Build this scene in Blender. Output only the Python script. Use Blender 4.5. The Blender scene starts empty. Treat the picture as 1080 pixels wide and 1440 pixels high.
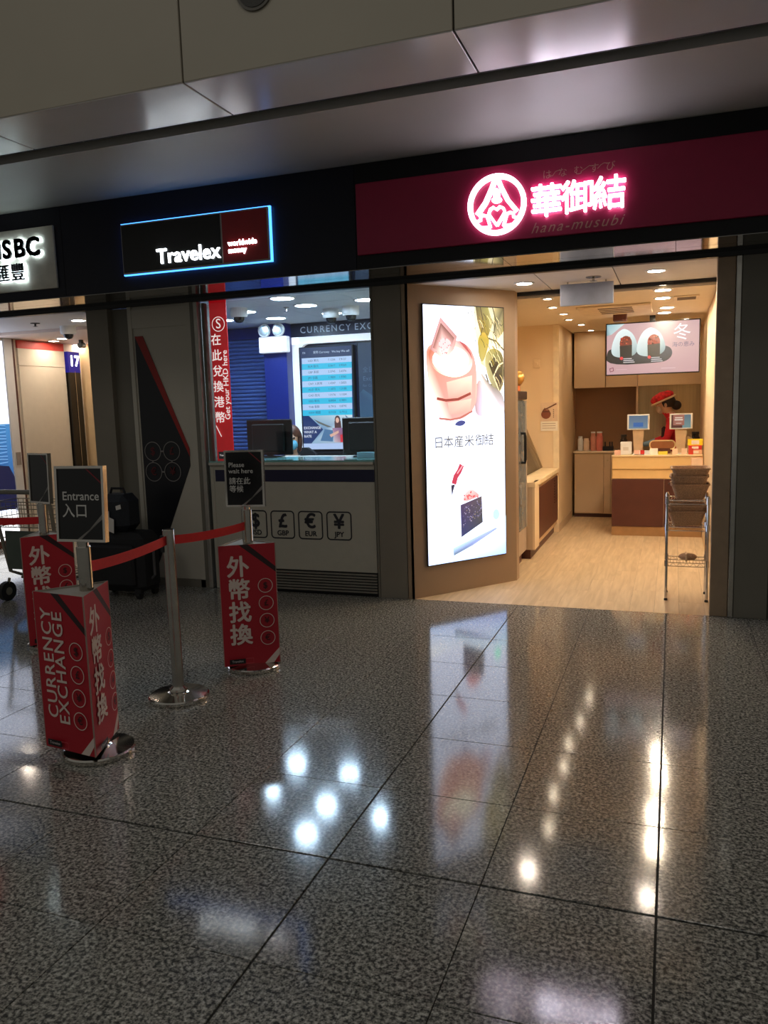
import bpy, bmesh, math, random
from mathutils import Vector, Matrix
random.seed(7)
scene = bpy.context.scene
C = scene.collection

# ------------------------------------------------------------------ camera, world, exposure
FPX, YAW, PITCH, ROLL, CAMH, CAMY = 1121.4, 0.34873, 0.13219, -0.030396, 1.6, -6.17
_f = Vector((-math.sin(YAW)*math.cos(PITCH), math.cos(YAW)*math.cos(PITCH), -math.sin(PITCH)))
_r = Vector((math.cos(YAW), math.sin(YAW), 0)); _u = _r.cross(_f)
_r2 = _r*math.cos(ROLL)+_u*math.sin(ROLL); _u2 = -_r*math.sin(ROLL)+_u*math.cos(ROLL)
cam_data = bpy.data.cameras.new('camera'); cam = bpy.data.objects.new('camera', cam_data); C.objects.link(cam)
m = Matrix((_r2, _u2, -_f)).transposed().to_4x4(); m.translation = (0, CAMY, CAMH); cam.matrix_world = m
cam_data.sensor_fit = 'HORIZONTAL'; cam_data.sensor_width = 36; cam_data.lens = FPX/1080*36
cam_data.clip_start = 0.05; scene.camera = cam
world = bpy.data.worlds.new('hall_air'); scene.world = world; world.use_nodes = True
world.node_tree.nodes['Background'].inputs[0].default_value = (1.0, 0.97, 0.88, 1)
world.node_tree.nodes['Background'].inputs[1].default_value = 0.14
vs = scene.view_settings
vs.view_transform = 'Standard'; vs.look = 'None'; vs.exposure = 0.0; vs.gamma = 1.0; vs.use_curve_mapping = False

def hall_lamp(name, loc, size, power, col, rot):
    d = bpy.data.lights.new(name, 'AREA'); d.energy = power; d.size = size; d.shape = 'DISK'; d.color = col
    o = bpy.data.objects.new(name, d); C.objects.link(o); o.location = loc; o.rotation_euler = rot
    return o
# high hall ceiling lamps behind the photographer
hall_lamp('hall_ceiling_lamp', (-5.5, -9.0, 7.5), 1.6, 40, (1.0, 0.96, 0.88), (0.25, 0, 0))
hall_lamp('hall_ceiling_lamp', (0.5, -9.5, 7.5), 1.6, 40, (1.0, 0.96, 0.88), (0.25, 0, 0))

# ------------------------------------------------------------------ materials
def lin(c):
    out = []
    for v in c[:3]:
        v = v/255.0
        out.append(v/12.92 if v <= 0.04045 else ((v+0.055)/1.055)**2.4)
    return tuple(out)
MATS = {}
def mat(name, col, rough=0.5, metal=0.0, emit=0.0, ecol=None, var=0.08, scale=12.0, bump=0.0, spec=0.5, stretch=(1, 1, 1)):
    """principled material whose colour is modulated by procedural noise"""
    if name in MATS: return MATS[name]
    M = bpy.data.materials.new(name); M.use_nodes = True; nt = M.node_tree; N = nt.nodes; b = N['Principled BSDF']
    base = lin(col)
    b.inputs['Roughness'].default_value = rough; b.inputs['Metallic'].default_value = metal
    b.inputs['Specular IOR Level'].default_value = spec
    geo = N.new('ShaderNodeNewGeometry'); mp = N.new('ShaderNodeMapping'); nz = N.new('ShaderNodeTexNoise')
    mp.inputs['Scale'].default_value = stretch; nz.inputs['Scale'].default_value = scale; nz.inputs['Detail'].default_value = 3
    nt.links.new(geo.outputs['Position'], mp.inputs[0]); nt.links.new(mp.outputs[0], nz.inputs['Vector'])
    rp = N.new('ShaderNodeValToRGB')
    rp.color_ramp.elements[0].position = 0.3; rp.color_ramp.elements[1].position = 0.7
    rp.color_ramp.elements[0].color = tuple(v*(1-var) for v in base)+(1,)
    rp.color_ramp.elements[1].color = tuple(min(1, v*(1+var)) for v in base)+(1,)
    nt.links.new(nz.outputs['Fac'], rp.inputs[0]); nt.links.new(rp.outputs[0], b.inputs['Base Color'])
    if bump:
        bp = N.new('ShaderNodeBump'); bp.inputs['Strength'].default_value = bump; bp.inputs['Distance'].default_value = 0.004
        nt.links.new(nz.outputs['Fac'], bp.inputs['Height']); nt.links.new(bp.outputs[0], b.inputs['Normal'])
    if emit:
        b.inputs['Emission Color'].default_value = lin(ecol or col)+(1,); b.inputs['Emission Strength'].default_value = emit
    MATS[name] = M; return M
def print_mat(strength=0.0, rough=0.45):
    """flat print: colours come from the printed shapes; backlit when strength > 0"""
    name = 'print_%s_%s' % (strength, rough)
    if name in MATS: return MATS[name]
    M = bpy.data.materials.new(name); M.use_nodes = True; nt = M.node_tree; b = nt.nodes['Principled BSDF']
    a = nt.nodes.new('ShaderNodeAttribute'); a.attribute_name = 'ink'
    b.inputs['Roughness'].default_value = rough
    if strength:
        b.inputs['Base Color'].default_value = (0.02, 0.02, 0.02, 1)
        nt.links.new(a.outputs['Color'], b.inputs['Emission Color']); b.inputs['Emission Strength'].default_value = strength
    else:
        nt.links.new(a.outputs['Color'], b.inputs['Base Color'])
    MATS[name] = M; return M
def glass_mat(name, tint=(1, 1, 1), fac=0.06):
    if name in MATS: return MATS[name]
    M = bpy.data.materials.new(name); M.use_nodes = True; nt = M.node_tree; N = nt.nodes
    N.remove(N['Principled BSDF']); t = N.new('ShaderNodeBsdfTransparent'); g = N.new('ShaderNodeBsdfGlossy'); mx = N.new('ShaderNodeMixShader')
    t.inputs[0].default_value = tint+(1,); g.inputs['Roughness'].default_value = 0.02
    fr = N.new('ShaderNodeFresnel'); fr.inputs[0].default_value = 1.45
    nt.links.new(fr.outputs[0], mx.inputs[0]); nt.links.new(t.outputs[0], mx.inputs[1]); nt.links.new(g.outputs[0], mx.inputs[2])
    nt.links.new(mx.outputs[0], N['Material Output'].inputs[0]); MATS[name] = M; return M
def granite():
    M = bpy.data.materials.new('polished_granite'); M.use_nodes = True; nt = M.node_tree; N = nt.nodes; b = N['Principled BSDF']
    geo = N.new('ShaderNodeNewGeometry')
    n1 = N.new('ShaderNodeTexNoise'); n1.inputs['Scale'].default_value = 80; n1.inputs['Detail'].default_value = 2.5; n1.inputs['Roughness'].default_value = 0.6
    n2 = N.new('ShaderNodeTexNoise'); n2.inputs['Scale'].default_value = 34; n2.inputs['Detail'].default_value = 3
    n3 = N.new('ShaderNodeTexVoronoi'); n3.inputs['Scale'].default_value = 120
    for n in (n1, n2, n3): nt.links.new(geo.outputs['Position'], n.inputs['Vector'])
    r1 = N.new('ShaderNodeValToRGB'); e = r1.color_ramp.elements
    e[0].position = 0.40; e[0].color = lin((78, 79, 77))+(1,); e[1].position = 0.66; e[1].color = lin((194, 192, 183))+(1,)
    k = e.new(0.50); k.color = lin((140, 139, 131))+(1,)
    nt.links.new(n1.outputs['Fac'], r1.inputs[0])
    r2 = N.new('ShaderNodeValToRGB'); e = r2.color_ramp.elements
    e[0].position = 0.35; e[0].color = (0.66, 0.66, 0.66, 1); e[1].position = 0.6; e[1].color = (1, 1, 1, 1)
    nt.links.new(n2.outputs['Fac'], r2.inputs[0])
    r3 = N.new('ShaderNodeValToRGB'); e = r3.color_ramp.elements
    e[0].position = 0.18; e[0].color = (0.62, 0.62, 0.63, 1); e[1].position = 0.42; e[1].color = (1, 1, 1, 1)
    nt.links.new(n3.outputs['Distance'], r3.inputs[0])
    m1 = N.new('ShaderNodeMix'); m1.data_type = 'RGBA'; m1.blend_type = 'MULTIPLY'; m1.inputs[0].default_value = 1
    m2 = N.new('ShaderNodeMix'); m2.data_type = 'RGBA'; m2.blend_type = 'MULTIPLY'; m2.inputs[0].default_value = 1
    nt.links.new(r1.outputs[0], m1.inputs[6]); nt.links.new(r2.outputs[0], m1.inputs[7])
    nt.links.new(m1.outputs[2], m2.inputs[6]); nt.links.new(r3.outputs[0], m2.inputs[7])
    nt.links.new(m2.outputs[2], b.inputs['Base Color'])
    b.inputs['Roughness'].default_value = 0.10
    return M
def wood():
    M = bpy.data.materials.new('pale_oak_plank'); M.use_nodes = True; nt = M.node_tree; N = nt.nodes; b = N['Principled BSDF']
    geo = N.new('ShaderNodeNewGeometry'); mp = N.new('ShaderNodeMapping'); mp.inputs['Scale'].default_value = (9, 0.7, 1)
    oi = N.new('ShaderNodeObjectInfo'); ad = N.new('ShaderNodeVectorMath'); ad.operation = 'ADD'
    nt.links.new(geo.outputs['Position'], ad.inputs[0]); nt.links.new(oi.outputs['Random'], ad.inputs[1]); nt.links.new(ad.outputs[0], mp.inputs[0])
    n = N.new('ShaderNodeTexNoise'); n.inputs['Scale'].default_value = 3.2; n.inputs['Detail'].default_value = 6; n.inputs['Distortion'].default_value = 0.6
    nt.links.new(mp.outputs[0], n.inputs['Vector'])
    r = N.new('ShaderNodeValToRGB'); e = r.color_ramp.elements
    e[0].position = 0.3; e[0].color = lin((198, 170, 132))+(1,); e[1].position = 0.7; e[1].color = lin((222, 196, 160))+(1,)
    nt.links.new(n.outputs['Fac'], r.inputs[0])
    hv = N.new('ShaderNodeHueSaturation'); mr = N.new('ShaderNodeMapRange'); mr.inputs[3].default_value = 0.94; mr.inputs[4].default_value = 1.04
    nt.links.new(oi.outputs['Random'], mr.inputs[0]); nt.links.new(mr.outputs[0], hv.inputs['Value']); nt.links.new(r.outputs[0], hv.inputs['Color'])
    nt.links.new(hv.outputs[0], b.inputs['Base Color']); b.inputs['Roughness'].default_value = 0.4
    return M
GRANITE = granite(); WOOD = wood()
GROUT = mat('dark_grout', (30, 29, 27), 0.8)
BLACKP = mat('black_fascia_panel', (15, 16, 20), 0.45, spec=0.3)
NAVYP = mat('navy_black_fascia_panel', (16, 19, 34), 0.4, spec=0.3)
STEEL = mat('polished_steel', (190, 186, 178), 0.16, 1.0)
CHROME = mat('chrome', (205, 200, 192), 0.12, 1.0)
BRONZE = mat('dark_bronze_frame', (156, 134, 110), 0.4, 0.15)
SOFFIT = mat('polished_soffit', (150, 148, 145), 0.07, 1.0)
HALLPAN = mat('cream_hall_panel', (168, 160, 144), 0.5, var=0.04, scale=1.5)
HALLSOF = mat('satin_grey_soffit', (205, 203, 202), 0.22, 0.0, var=0.03, scale=2)
HALLCEI = mat('grey_hall_ceiling', (176, 174, 168), 0.5, var=0.04, scale=1.5)
PILLAR = mat('dark_taupe_pillar', (128, 121, 108), 0.45, 0.0, var=0.05, scale=3)
PILLARD = mat('dark_olive_pillar', (112, 108, 97), 0.45, 0.0, var=0.05, scale=3)
PANELW = mat('grey_white_panel', (184, 179, 166), 0.42, var=0.03, scale=2)
BLACK = mat('black_plastic', (16, 16, 17), 0.4)
WHITEPL = mat('white_plastic', (228, 228, 226), 0.4, var=0.02)
WHITEP = mat('white_paint', (226, 224, 220), 0.55, var=0.02)
NAVY = mat('navy_paint', (18, 34, 112), 0.4, var=0.1, scale=3)
NAVYD = mat('dark_navy_panel', (9, 20, 52), 0.35)
SHUT = mat('blue_shutter_slat', (86, 112, 176), 0.35, 0.2)
RED = mat('red_card', (168, 22, 34), 0.55, var=0.04)
REDBELT = mat('red_webbing', (196, 20, 26), 0.7, var=0.06, scale=60)
MAGENTA = mat('crimson_sign_panel', (156, 18, 66), 0.45, var=0.03)
CREAM = mat('cream_wall', (234, 208, 170), 0.6, var=0.02, scale=2)
TAN = mat('tan_laminate', (212, 184, 150), 0.45, var=0.02, scale=3)
TAUPE = mat('taupe_wall_laminate', (162, 136, 110), 0.42, var=0.03, scale=2)
BROWN = mat('dark_brown_laminate', (84, 44, 34), 0.4, var=0.1, scale=6)
NICHE = mat('brown_splashback', (150, 112, 74), 0.4, var=0.05, scale=2)
BRUSH = mat('brushed_steel', (196, 176, 136), 0.34, 1.0, var=0.08, scale=4, stretch=(12, 1, 0.4))
SHOPCEI = mat('warm_white_ceiling', (232, 216, 190), 0.7, var=0.02)
ENTCEI = mat('grey_white_ceiling', (206, 203, 200), 0.6, var=0.02)
BOOTHCEI = mat('cool_white_ceiling', (214, 220, 226), 0.6, var=0.02)
BASKET = mat('woven_brown_basket', (172, 138, 108), 0.7, var=0.35, scale=150, bump=0.6)
SKIN = mat('skin', (205, 160, 130), 0.55)
HAIRD = mat('dark_hair', (38, 24, 18), 0.5, var=0.3, scale=60)
HAIRB = mat('brown_hair', (84, 44, 26), 0.45, var=0.3, scale=60)
REDCL = mat('red_uniform_cloth', (196, 24, 38), 0.8, var=0.08, scale=30)
JACKET = mat('black_jacket_cloth', (20, 22, 28), 0.85)
FRAMEBL = mat('graphite_bezel', (20, 18, 20), 0.35)
GLASS = glass_mat('clear_glass')

# ------------------------------------------------------------------ mesh helpers
def tag(o, label=None, cat=None, group=None, kind=None):
    if label: o['label'] = label
    if cat: o['category'] = cat
    if group: o['group'] = group
    if kind: o['kind'] = kind
    return o
def new(): return bmesh.new()
def obj(name, bm, material, parent=None, loc=None, smooth=False):
    me = bpy.data.meshes.new(name); bmesh.ops.recalc_face_normals(bm, faces=bm.faces[:]); bm.to_mesh(me); bm.free()
    for x in (material if isinstance(material, (list, tuple)) else [material]): me.materials.append(x)
    if smooth:
        for p in me.polygons: p.use_smooth = True
    o = bpy.data.objects.new(name, me); C.objects.link(o)
    if loc: o.location = loc
    if parent: o.parent = parent
    return o
def share(name, me, parent=None, loc=(0, 0, 0), rotz=0):
    o = bpy.data.objects.new(name, me); C.objects.link(o); o.location = loc; o.rotation_euler = (0, 0, rotz)
    if parent: o.parent = parent
    return o
def thing(name, label, cat, loc=(0, 0, 0), rotz=0, group=None):
    o = bpy.data.objects.new(name, None); C.objects.link(o); o.location = loc; o.rotation_euler = (0, 0, rotz)
    o.empty_display_size = 0.05
    return tag(o, label, cat, group)
def struct(name, bm, material, parent=None, smooth=False):
    o = obj(name, bm, material, parent, smooth=smooth)
    if not parent: o['kind'] = 'structure'
    return o
def bx(bm, x0, x1, y0, y1, z0, z1, bev=0.0):
    v = [bm.verts.new((x, y, z)) for z in (z0, z1) for y in (y0, y1) for x in (x0, x1)]
    fs = [bm.faces.new([v[i] for i in q]) for q in ((0, 2, 3, 1), (4, 5, 7, 6), (0, 1, 5, 4), (2, 6, 7, 3), (0, 4, 6, 2), (1, 3, 7, 5))]
    if bev:
        es = list({e for f in fs for e in f.edges})
        bmesh.ops.bevel(bm, geom=es, offset=bev, segments=1, affect='EDGES', profile=0.5)
    return bm
def box(*a, bev=0.0): return bx(new(), *a, bev=bev)
def obox(bm, c, U, V, W, a, b_, c_):
    """oriented box with half sizes a,b_,c_ along unit axes"""
    c, U, V, W = map(Vector, (c, U, V, W)); vs_ = []
    for k in (-1, 1):
        for j in (-1, 1):
            for i in (-1, 1): vs_.append(bm.verts.new(c+U*a*i+V*b_*j+W*c_*k))
    for q in ((0, 2, 3, 1), (4, 5, 7, 6), (0, 1, 5, 4), (2, 6, 7, 3), (0, 4, 6, 2), (1, 3, 7, 5)): bm.faces.new([vs_[i] for i in q])
    return bm
def ring(bm, c, a, b, r, n):
    return [bm.verts.new(c+a*math.cos(t)*r+b*math.sin(t)*r) for t in [2*math.pi*i/n for i in range(n)]]
def tube(bm, pts, rad, n=8, caps=True):
    pts = [Vector(p) for p in pts]; rs = rad if isinstance(rad, (list, tuple)) else [rad]*len(pts); prev = None; a = None
    for i, p in enumerate(pts):
        d = (pts[min(i+1, len(pts)-1)]-pts[max(i-1, 0)]).normalized()
        if a is None: a = d.orthogonal().normalized()
        a = (a-d*a.dot(d)).normalized(); b = d.cross(a)
        cur = ring(bm, p, a, b, rs[i], n)
        if prev:
            for k in range(n): bm.faces.new((prev[k], prev[(k+1) % n], cur[(k+1) % n], cur[k]))
        elif caps: bm.faces.new(cur[::-1])
        prev = cur
    if caps: bm.faces.new(prev)
    return bm
def lathe(bm, prof, c=(0, 0, 0), n=32):
    c = Vector(c); rows = []
    for r, z in prof:
        if r < 1e-5: rows.append([bm.verts.new(c+Vector((0, 0, z)))])
        else: rows.append([bm.verts.new(c+Vector((r*math.cos(2*math.pi*i/n), r*math.sin(2*math.pi*i/n), z))) for i in range(n)])
    for A, B in zip(rows, rows[1:]):
        for i in range(n):
            j = (i+1) % n
            if len(A) == 1 and len(B) == 1: continue
            if len(A) == 1: bm.faces.new((A[0], B[j], B[i]))
            elif len(B) == 1: bm.faces.new((A[i], A[j], B[0]))
            else: bm.faces.new((A[i], A[j], B[j], B[i]))
    return bm
def extr(bm, pts, O, U, V, N, t):
    """polygon (u,v) list extruded by t along N"""
    O, U, V, N = map(Vector, (O, U, V, N))
    a = [bm.verts.new(O+U*u+V*v) for u, v in pts]; b = [bm.verts.new(O+U*u+V*v+N*t) for u, v in pts]
    bm.faces.new(a[::-1]); bm.faces.new(b)
    for i in range(len(pts)):
        j = (i+1) % len(pts); bm.faces.new((a[i], a[j], b[j], b[i]))
    return bm
def rrect(w, h, r, n=5, cx=0, cy=0):
    out = []
    for k, (sx, sy) in enumerate(((1, 1), (-1, 1), (-1, -1), (1, -1))):
        for i in range(n+1):
            t = math.pi/2*(k+i/n); out.append((cx+sx*(w/2-r)+r*math.cos(t), cy+sy*(h/2-r)+r*math.sin(t)))
    return out
def circ(cx, cy, r, n=28, ry=None, a0=0, a1=2*math.pi):
    ry = ry or r; full = abs(a1-a0-2*math.pi) < 1e-6; k = n if full else n+1
    return [(cx+r*math.cos(a0+(a1-a0)*i/n), cy+ry*math.sin(a0+(a1-a0)*i/n)) for i in range(k)]
_TX = {}
def text_geo(s, size, bold=0.0, shear=0.0, extrude=0.0, align='LEFT', spacing=1.0, res=3):
    key = (s, size, bold, shear, extrude, align, spacing)
    if key in _TX: return _TX[key]
    cu = bpy.data.curves.new('lettering', 'FONT'); cu.body = s; cu.size = size; cu.shear = shear
    cu.extrude = extrude; cu.align_x = align; cu.align_y = 'CENTER'; cu.space_character = spacing; cu.resolution_u = res
    cu.fill_mode = 'BOTH' if extrude else 'FRONT'
    o = bpy.data.objects.new('lettering', cu); C.objects.link(o)
    me = bpy.data.meshes.new_from_object(o.evaluated_get(bpy.context.evaluated_depsgraph_get()))
    vv = [v.co.copy() for v in me.vertices]; ff = [tuple(p.vertices) for p in me.polygons]; g = (list(vv), list(ff))
    if bold:   # heavier strokes: the glyph overlaid on itself, nudged all round
        for q in range(6):
            dx = Vector((math.cos(q*math.pi/3), math.sin(q*math.pi/3), 0))*bold*size*0.9+Vector((0, 0, 0 if extrude else 0.00012*(q+1))); n0 = len(g[0])
            g[0].extend(v+dx for v in vv); g[1].extend(tuple(i+n0 for i in f) for f in ff)
    bpy.data.objects.remove(o); bpy.data.curves.remove(cu); bpy.data.meshes.remove(me)
    _TX[key] = g; return g
def letters(name, s, size, O, U, V, N, material, parent=None, **k):
    """solid lettering standing on a plane"""
    vs_, fs = text_geo(s, size, **k); O, U, V, N = map(Vector, (O, U, V, N)); e = k.get('extrude', 0)
    me = bpy.data.meshes.new(name); me.from_pydata([O+U*v.x+V*v.y+N*(v.z+e) for v in vs_], [], fs); me.materials.append(material)
    o = bpy.data.objects.new(name, me); C.objects.link(o)
    if parent: o.parent = parent
    return o
class Print:
    """flat printed artwork: ordered coloured shapes on one plane, each a hair above the last"""
    def __init__(s, O, U, V, N, step=0.0003):
        s.O, s.U, s.V, s.N = (Vector(x) for x in (O, U, V, N)); s.v = []; s.f = []; s.c = []; s.k = 1; s.step = step
    def _p(s, u, v): return s.O+s.U*u+s.V*v+s.N*(s.k*s.step)
    def poly(s, pts, col, up=True):
        n = len(s.v); s.v += [s._p(u, v) for u, v in pts]; s.f.append(tuple(range(n, n+len(pts))))
        cols = col if isinstance(col, list) else [col]*len(pts)
        s.c += [lin(c) for c in cols]
        if up: s.k += 1
        return s
    def soft(s, pts, col, n=2):
        """polygon with its corners cut round"""
        cols = col if isinstance(col, list) else [col]*len(pts)
        for _ in range(n):
            q = []; c = []
            for i in range(len(pts)):
                j = (i+1) % len(pts)
                for t in (0.25, 0.75):
                    q.append(tuple(a+(b-a)*t for a, b in zip(pts[i], pts[j]))); c.append(tuple(a+(b-a)*t for a, b in zip(cols[i], cols[j])))
            pts, cols = q, c
        return s.poly(pts, cols)
    def rect(s, u0, v0, u1, v1, col, top=None):
        cc = [col, col, top, top] if top else col
        return s.poly([(u0, v0), (u1, v0), (u1, v1), (u0, v1)], cc)
    def line(s, p, q, w, col):
        d = Vector((q[0]-p[0], q[1]-p[1])).normalized(); x, y = -d.y*w/2, d.x*w/2
        return s.poly([(p[0]+x, p[1]+y), (p[0]-x, p[1]-y), (q[0]-x, q[1]-y), (q[0]+x, q[1]+y)], col)
    def strip(s, pts, w, col, closed=False):
        n = len(pts); L = []; R_ = []
        for i, p in enumerate(pts):
            a = pts[i-1] if (i or closed) else p; b = pts[(i+1) % n] if (i < n-1 or closed) else p
            d = Vector((b[0]-a[0], b[1]-a[1])).normalized(); L.append((p[0]-d.y*w/2, p[1]+d.x*w/2)); R_.append((p[0]+d.y*w/2, p[1]-d.x*w/2))
        for i in range(n if closed else n-1):
            j = (i+1) % n; s.poly([L[i], R_[i], R_[j], L[j]], col, up=False)
        s.k += 1; return s
    def ring(s, cx, cy, r, w, col, n=28): return s.strip(circ(cx, cy, r, n), w, col, True)
    def text(s, t, size, u, v, col, rot=0.0, **k):
        vs_, fs = text_geo(t, size, **k); n = len(s.v); cr, sr = math.cos(rot), math.sin(rot)
        s.v += [s._p(u+p.x*cr-p.y*sr, v+p.x*sr+p.y*cr)+s.N*p.z for p in vs_]; s.c += [lin(col)]*len(vs_)
        s.f += [tuple(n+i for i in f) for f in fs]; s.k += 4; return s
    def backlit(s, k):
        """inks for a lamp k times brighter than paper white: only the whites stay clear"""
        s.c = [tuple(v/k+(1-1/k)*v**9 for v in c) for c in s.c]; return s
    def build(s, name, material, parent=None):
        me = bpy.data.meshes.new(name); me.from_pydata(s.v, [], s.f)
        at = me.color_attributes.new('ink', 'FLOAT_COLOR', 'POINT')
        for i, c in enumerate(s.c): at.data[i].color = c+(1,)
        me.materials.append(material); o = bpy.data.objects.new(name, me); C.objects.link(o)
        if parent: o.parent = parent
        return o
X, Y, Z = Vector((1, 0, 0)), Vector((0, 1, 0)), Vector((0, 0, 1))
FR = (X, Z, -Y)      # plane facing the hall (towards -y)

# ================================================================== SETTING
# ---- hall floor: slab + granite tiles one by one
floor = struct('floor', box(-14, 6, -12, 8, -0.12, -0.005), GROUT)
def to_px(p):
    d = Vector(p)-Vector((0, CAMY, CAMH)); z = d.dot(_f)
    return (540+FPX*d.dot(_r2)/z, 720-FPX*d.dot(_u2)/z) if z > 0.3 else None
TS = 0.555; tile_me = {}
def tile(x0, x1, y0, y1):
    if x1-x0 < 0.02 or y1-y0 < 0.02: return
    key = (round(x1-x0, 3), round(y1-y0, 3))
    if key not in tile_me:
        o = obj('tile', box(0, key[0], 0, key[1], -0.02, 0, bev=0.0008), GRANITE, floor, (x0, y0, 0)); tile_me[key] = o.data
    else: share('tile', tile_me[key], floor, (x0, y0, 0))
rest = new(); n_tiles = 0
for i in range(-22, 9):
    for j in range(-12, 15):
        x0 = -0.025+i*TS; y0 = -3.745+j*TS; x1 = x0+TS; y1 = y0+TS
        gx0 = 0.0055 if i in (-2, 0) else 0.0022; gy0 = 0.010 if j == 0 else 0.0028
        q = [to_px((a, b, 0)) for a in (x0, x1) for b in (y0, y1)]
        q = [p for p in q if p]
        unseen = len(q) < 4 or max(p[0] for p in q) < -30 or min(p[0] for p in q) > 1110 or min(p[1] for p in q) > 1500
        ymax = 0.0 if x1 > -5.1 else 99
        if y0 > min(ymax, 4.0) or (ymax > 5 and x0 > -5.4 and y0 > 0.1): continue
        if unseen or n_tiles >= 295:      # paving beyond the frame, joined
            bx(rest, x0+gx0, x1-0.0015, y0+gy0, min(y1-0.0015, ymax), -0.02, 0.0); continue
        n_tiles += 1
        tile(x0+gx0, x1-0.0015, y0+gy0, min(y1-0.0015, ymax))
tag(obj('tile_field', rest, GRANITE, floor), kind='stuff')
# ---- food shop floor: pale planks
sfloor = struct('floor_shop', box(-2.1, 0.4, 0.0, 5.6, -0.013, -0.004), GROUT)
plank_me = None; PW = 0.18
for i in range(14):
    off = (i*0.43) % 1.2
    ys = [0.002]+[off+1.2*k for k in range(6) if 0.1 < off+1.2*k < 5.4]+[5.5]
    for a, b in zip(ys, ys[1:]):
        xa = -2.09+i*PW; xb = min(xa+PW-0.0012, 0.40)
        obj('plank', box(0, xb-xa, 0, b-a-0.0012, -0.004, 0.0), WOOD, sfloor, (xa, a, 0))

# ---- hall ceiling edge: bulkhead, satin soffit, recessed ceiling
ZC = 3.31
bulk = struct('wall_bulkhead', box(-14, 6, -2.30, -1.75, ZC+0.02, 6.0), GROUT)
for k in range(-5, 5):
    x0 = -0.985+k*1.463
    obj('panel', box(x0+0.005, x0+1.458, -2.325, -2.30, ZC+0.004, 5.2, bev=0.003), HALLPAN, bulk)
    obj('soffit_panel', box(x0+0.005, x0+1.458, -2.322, -1.815, ZC, ZC+0.02, bev=0.003), HALLSOF, bulk)
ceil = struct('ceiling', box(-14, 6, -1.66, 0.0, ZC, ZC+0.1), HALLCEI)
struct('trim_1', box(-14, 6, -1.80, -1.66, ZC+0.06, ZC+0.1), mat('dark_shadow_gap', (30, 30, 28), 0.8))
# ---- black fascia overhanging the shop fronts, polished soffit under it
YF = -0.62
fas = struct('wall_fascia', box(-14, 6, YF+0.02, 0.0, 2.60, ZC), GROUT)
for a, b, m_ in ((-14, -4.78, NAVYP), (-4.78, -2.17, NAVYP), (-2.17, 6, BLACKP)):
    obj('fascia_panel', box(a+0.002, b-0.002, YF, YF+0.02, 2.585, ZC-0.002), m_, fas)
for a, b in ((-9.9, -7.9), (-7.9, -6.05), (-6.05, -5.0), (-5.0, -3.9), (-3.9, -3.05), (-3.05, -2.17), (-2.17, -1.12), (-1.12, 0.0), (0.0, 1.1), (1.1, 3)):
    for c, d in ((YF+0.012, -0.34), (-0.336, -0.03)):
        obj('soffit_plate', box(a+0.0015, b-0.0015, c, d, 2.58, 2.60), SOFFIT, fas)
struct('trim_2', box(-10, 3, -0.03, 0.03, 2.55, 2.60), BLACK)
# ---- pillars and panels of the shop line (y = 0)
p = struct('wall_left', box(-5.11, -4.875, 0.0, 0.4, 0, 2.55), PILLAR)
struct('trim_3', box(-4.875, -4.67, 0.06, 0.40, 0, 2.55), PILLARD)
wp = struct('wall_panel', box(-4.67, -4.0, 0.02, 0.36, 0, 2.55), PANELW)
for a, b, c, d in ((-4.66, -4.62, 0.0, 2.55), (-4.05, -4.0, 0, 2.55)):
    obj('panel_edge', box(a, b, 0.004, 0.02, c, d), PANELW, wp)
obj('head_panel', box(-4.62, -4.05, 0.008, 0.02, 2.36, 2.53), PANELW, wp)
obj('skirting', box(-4.67, -4.0, 0.004, 0.02, 0.0, 0.07), PILLARD, wp)
t = struct('trim_4', box(-4.0, -3.955, 0.0, 0.30, 0, 2.55), PILLARD)
struct('trim_5', box(-3.955, -3.915, -0.02, 0.05, 0, 2.55, bev=0.006), mat('satin_steel', (170, 166, 158), 0.42, 0.8))
p = struct('wall_middle', box(-2.29, -2.045, 0.0, 0.5, 0, 2.55), PILLAR)
obj('edge_strip', box(-2.31, -2.292, -0.006, 0.06, 0, 2.55), PILLARD, p)
obj('edge_strip', box(-2.043, -2.015, -0.008, 0.06, 0, 2.55), BRONZE, p)
obj('edge_strip', box(-2.013, -1.992, 0.0, 0.05, 0, 2.55), STEEL, p)
p = struct('wall_right', box(0.415, 6.0, 0.0, 0.5, 0, 2.55), PILLARD)
obj('frame_strip', box(0.275, 0.395, -0.012, 0.07, 0, 2.55, bev=0.004), BRONZE, p)
obj('frame_strip', box(0.397, 0.432, -0.03, 0.02, 0, 2.55, bev=0.004), STEEL, p)
obj('pillar_panel', box(0.434, 0.655, -0.022, 0.0, 0, 2.55, bev=0.003), PILLARD, p)
obj('pillar_panel', box(0.66, 1.2, -0.022, 0.0, 0, 2.55, bev=0.003), mat('black_pillar', (74, 71, 63), 0.4), p)

# ---- exchange booth shell
struct('wall_booth_left', box(-5.48, -5.42, 0.6, 2.76, 0, 2.6), NAVY)
bw = struct('wall_booth_back', box(-5.48, -2.05, 2.76, 2.86, 0, 2.62), NAVYD)
struct('wall_booth_right', box(-2.10, -2.05, 0.45, 2.86, 0, 2.7), mat('blue_side_wall', (60, 84, 120), 0.5))
struct('floor_booth', box(-5.42, -2.1, 0.3, 2.8, -0.01, 0.004), mat('grey_vinyl', (96, 98, 104), 0.5))
bc = struct('ceiling_booth', box(-5.48, -2.05, 0.03, 2.86, 2.62, 2.72), GROUT)
for i in range(4):
    for j in range(3):
        obj('ceiling_panel', box(max(-5.47, -5.5+i*0.9+0.003), -5.5+i*0.9+0.897 if i < 3 else -2.06, 0.04+j*0.92, 0.04+j*0.92+0.915, 2.60, 2.62, bev=0.003), BOOTHCEI, bc)
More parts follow.
